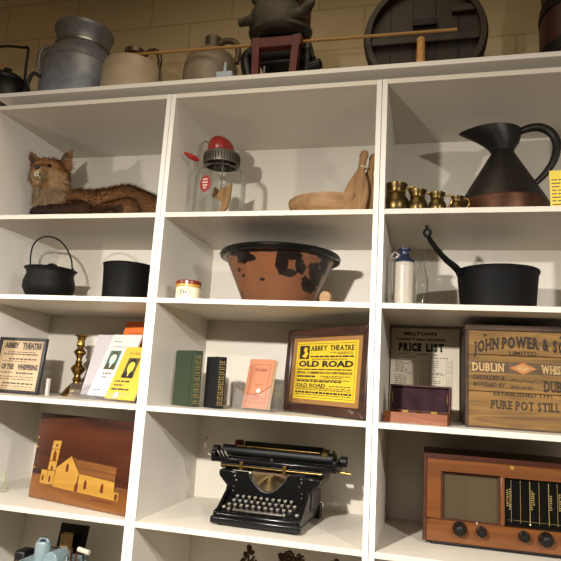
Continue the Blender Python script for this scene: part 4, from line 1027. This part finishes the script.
MB().box(-hw - .012, hw + .012, -.012, .012, .006, .030).build('front_foot_rail', 'black', t, bevel=.006)

# ---- radio
t = thing('radio', 'vintage wooden table radio with cloth speaker and black dial', 'radio', (.962, .188, Z4), 0)
W_, H_, D_ = .486, .284, .24
def rrect(x0, x1, z0, z1, r, n=6):
    out = []
    for cx, cz, a in ((x1 - r, z0 + r, -90), (x1 - r, z1 - r, 0), (x0 + r, z1 - r, 90), (x0 + r, z0 + r, 180)):
        for k in range(n + 1): th = R(a + 90 * k / n); out.append((cx + r * math.cos(th), cz + r * math.sin(th)))
    return out
mb = MB()
B0 = .010
# cabinet shell as five walls so the front openings are real recesses
mb.box(0, W_, 0, D_, B0, .078); mb.box(0, W_, 0, D_, .232, H_); mb.box(0, .055, 0, D_, .078, .232); mb.box(.238, .252, 0, D_, .078, .232); mb.box(.432, W_, 0, D_, .078, .232)
mb.box(.055, .238, .03, D_, .078, .232); mb.box(.252, .432, .03, D_, .078, .232)
bmesh.ops.remove_doubles(mb.bm, verts=mb.bm.verts, dist=1e-5)
mb.build('cabinet', 'radio', t, bevel=.004)
MB().prism(rrect(-.004, W_ + .004, H_ - .012, H_ + .003, .005), -.004, D_ + .002).build('top_moulding', 'radiodk', t)
for xa, xb in ((-.004, .010), (W_ - .010, W_ + .004)): MB().tube([((xa + xb) / 2, .004, B0), ((xa + xb) / 2, .004, H_ - .012)], .0075, 12).build('corner_post', 'radiodk', t)
MB().box(.02, W_ - .02, .006, D_ - .01, 0, B0).build('plinth', 'rubber', t, bevel=.003)
MB().box(.056, .237, .012, .03, .079, .231).build('speaker_grille', 'grille', t)
mb = MB(); mb.prism([(.055, .078), (.238, .078), (.233, .083), (.060, .083)], 0.0, .014); mb.prism([(.055, .232), (.060, .227), (.233, .227), (.238, .232)], 0, .014); mb.prism([(.055, .078), (.060, .083), (.060, .227), (.055, .232)], 0, .014); mb.prism([(.238, .078), (.238, .232), (.233, .227), (.233, .083)], 0, .014)
mb.build('grille_bezel', 'radiodk', t)
dl = MB().box(.253, .431, .014, .03, .079, .231).build('dial', 'dial', t)
mb = MB()
for k, xx in enumerate((.272, .300, .328, .356, .384, .410)): mb.rect(xx, xx + (.0022 if k in (2, 4) else .0012), .092, .222, .0135)
mb.rect(.262, .425, .098, .0988, .0135)
rn = random.Random(2)
for xx, n, z0 in ((.256, 8, .14), (.264, 10, .13), (.330, 9, .135), (.336, 6, .15), (.386, 7, .14), (.412, 8, .14)):
    for k in range(n): mb.rect(xx + .002, xx + rn.uniform(.006, .009), z0 + k * .0068, z0 + k * .0068 + .0034, .0134)
mb.build('dial_print', 'goldink', dl, flat=True)
MB().sphere((.329, .0125, .090), (.003, .002, .003), 8, 6).build('pointer_tip', 'ivory', dl)
for xx, r, z in ((.113, .023, .057), (.180, .0175, .056), (.308, .0175, .056), (.372, .023, .054)):
    kb = MB().lathe([(0, .026), (r * .72, .026), (r * .82, .022), (r * .86, .008), (r, .004), (r, 0)], 32, T(xx, 0, z) @ RX90).build('knob', 'knob', t)
    MB().lathe([(0, .0275), (r * .45, .027), (r * .5, .0262)], 24, T(xx, 0, z) @ RX90).build('knob_cap', 'rubber', kb)
MB().lathe([(0, .002), (.006, .002), (.007, .0)], 20, T(.275, 0, .262) @ RX90).build('gilt_disc', 'gilt', t)  # small gilt disc on the cabinet front above the dial
MB().tube([(.166, -.001, .076), (.166, -.001, .083)], .0014, 6).build('pilot_mark', 'ivory', t)

# ================================================================== ROW 5
# ---- pale blue machine
t = thing('blue_machine', 'pale blue enamelled office machine with cylinder and amber block', 'machine', (-.420, .24, Z5))
t.scale = (.86, .86, .93)
MB().box(-.17, .15, -.12, .14, .012, .105).build('base', 'sky', t, bevel=.02)
mb = MB(); mb.prism(rrect(-.135, .115, .09, .148, .02), -.10, .10); mb.build('casing', 'sky', t, bevel=.006)
for sx in (-.14, .12):
    for y in (-.09, .11): MB().cyl((sx, y, 0), (sx, y, .014), .014, 12).build('foot', 'rubber', t)
MB().lathe([(0, .0), (.034, 0), (.034, .075), (.030, .082), (.022, .082), (.020, .06), (0, .06)], 32, T(-.050, -.03, .135)).build('cylinder', 'sky', t)
MB().tube([(-.050 + .026 * math.cos(a * PI / 8), -.03, .205 + .024 * math.sin(a * PI / 8)) for a in range(9)], .007, 10).build('cylinder_handle', 'sky', t)
mb = MB(); arcp = [(-.019, .135)] + [(.018 - .037 * math.cos(PI * k / 14), .148 + .04 * math.sin(PI * k / 14)) for k in range(15)] + [(.055, .135)]
mb.prism(arcp, -.07, .03); mb.build('drum_cover', 'sky', t, bevel=.003)
MB().box(-.012, .030, .035, .075, .14, .235).build('amber_block', 'amber', t, bevel=.003)
MB().box(-.065, .085, .0, .004, 0, .13, T(0, .085, .135) @ Matrix.Rotation(R(-14), 4, 'X')).build('dark_back_plate', 'black', t, bevel=.001)
MB().cyl((-.10, .03, .178), (.0, .03, .182), .004, 8).build('cross_rod', 'chrome', t)
for k in range(5): MB().cyl((.068 + .012 * k, -.02 + .01 * (k % 2), .13), (.068 + .012 * k, -.02 + .01 * (k % 2), .175 + .012 * (k % 3)), .0035, 8).build('pin', ('chrome', 'redd', 'brassd')[k % 3], t)
MB().cyl((.11, .0, .195), (.17, -.01, .190), .010, 14).build('ivory_knob', 'ivory', t)
MB().cyl((.14, .0, .10), (.14, -.003, .188), .004, 8).build('knob_post', 'blackm', t)
mb = MB()
for k in range(9): mb.box(-.13 + k * .026, -.115 + k * .026, -.108, -.094, .128, .150)
mb.build('type_row', 'cratedk', t, bevel=.002)
MB().cyl((.10, -.05, .140), (.135, -.05, .145), .016, 16).build('green_wheel', 'portrait', t)
MB().box(-.205, -.15, -.02, .06, .02, .16).build('side_casting', 'blackm', t, bevel=.01)

# ---- filigree stands
def filigree(label, x, w_, h_, seed, y=.24):
    mb = MB(); rnd = random.Random(seed)
    pk = [(-w_ / 2, 0, 0), (-w_ / 2, 0, h_ * .62), (-w_ * .4, 0, h_ * .88), (-w_ * .18, 0, h_ * .97), (0, 0, h_), (w_ * .18, 0, h_ * .97), (w_ * .4, 0, h_ * .88), (w_ / 2, 0, h_ * .62), (w_ / 2, 0, 0)]
    mb.box(-.003, .003, -.003, .003, .01, h_ * .9)
    t = tag(None or mb.build('ornate_stand', 'filigree', None, loc=(x, y, Z5)), label, 'ornament', 'brown scrollwork stands under the typewriter')
    m2 = MB(); n = int(w_ * h_ / .00022)
    for k in range(n):
        cx = rnd.uniform(-w_ * .44, w_ * .44); cz = rnd.uniform(.02, h_ * (.95 - .6 * (abs(cx) / w_) ** 2 * 1.6)); r = rnd.uniform(.006, .013); a0 = rnd.uniform(0, 6.28); sg = rnd.choice((-1, 1))
        m2.tube([(cx + r * (1 - j / 11) * math.cos(a0 + sg * j * .62), rnd.uniform(-.004, .004), cz + r * (1 - j / 11) * math.sin(a0 + sg * j * .62)) for j in range(9)], .0042, 5)
    m2.build('scrollwork', 'filigree', t)
    MB().box(-w_ / 2, w_ / 2, -.03, .03, 0, .012).build('foot', 'filigree', t, bevel=.002)
    return t
filigree('narrow brown scrollwork stand below left end of the typewriter', .355, .065, .287, 4)
filigree('widest brown scrollwork stand in the middle below the typewriter', .508, .165, .287, 5)
filigree('brown scrollwork stand furthest right under the typewriter shelf', .668, .06, .280, 6)
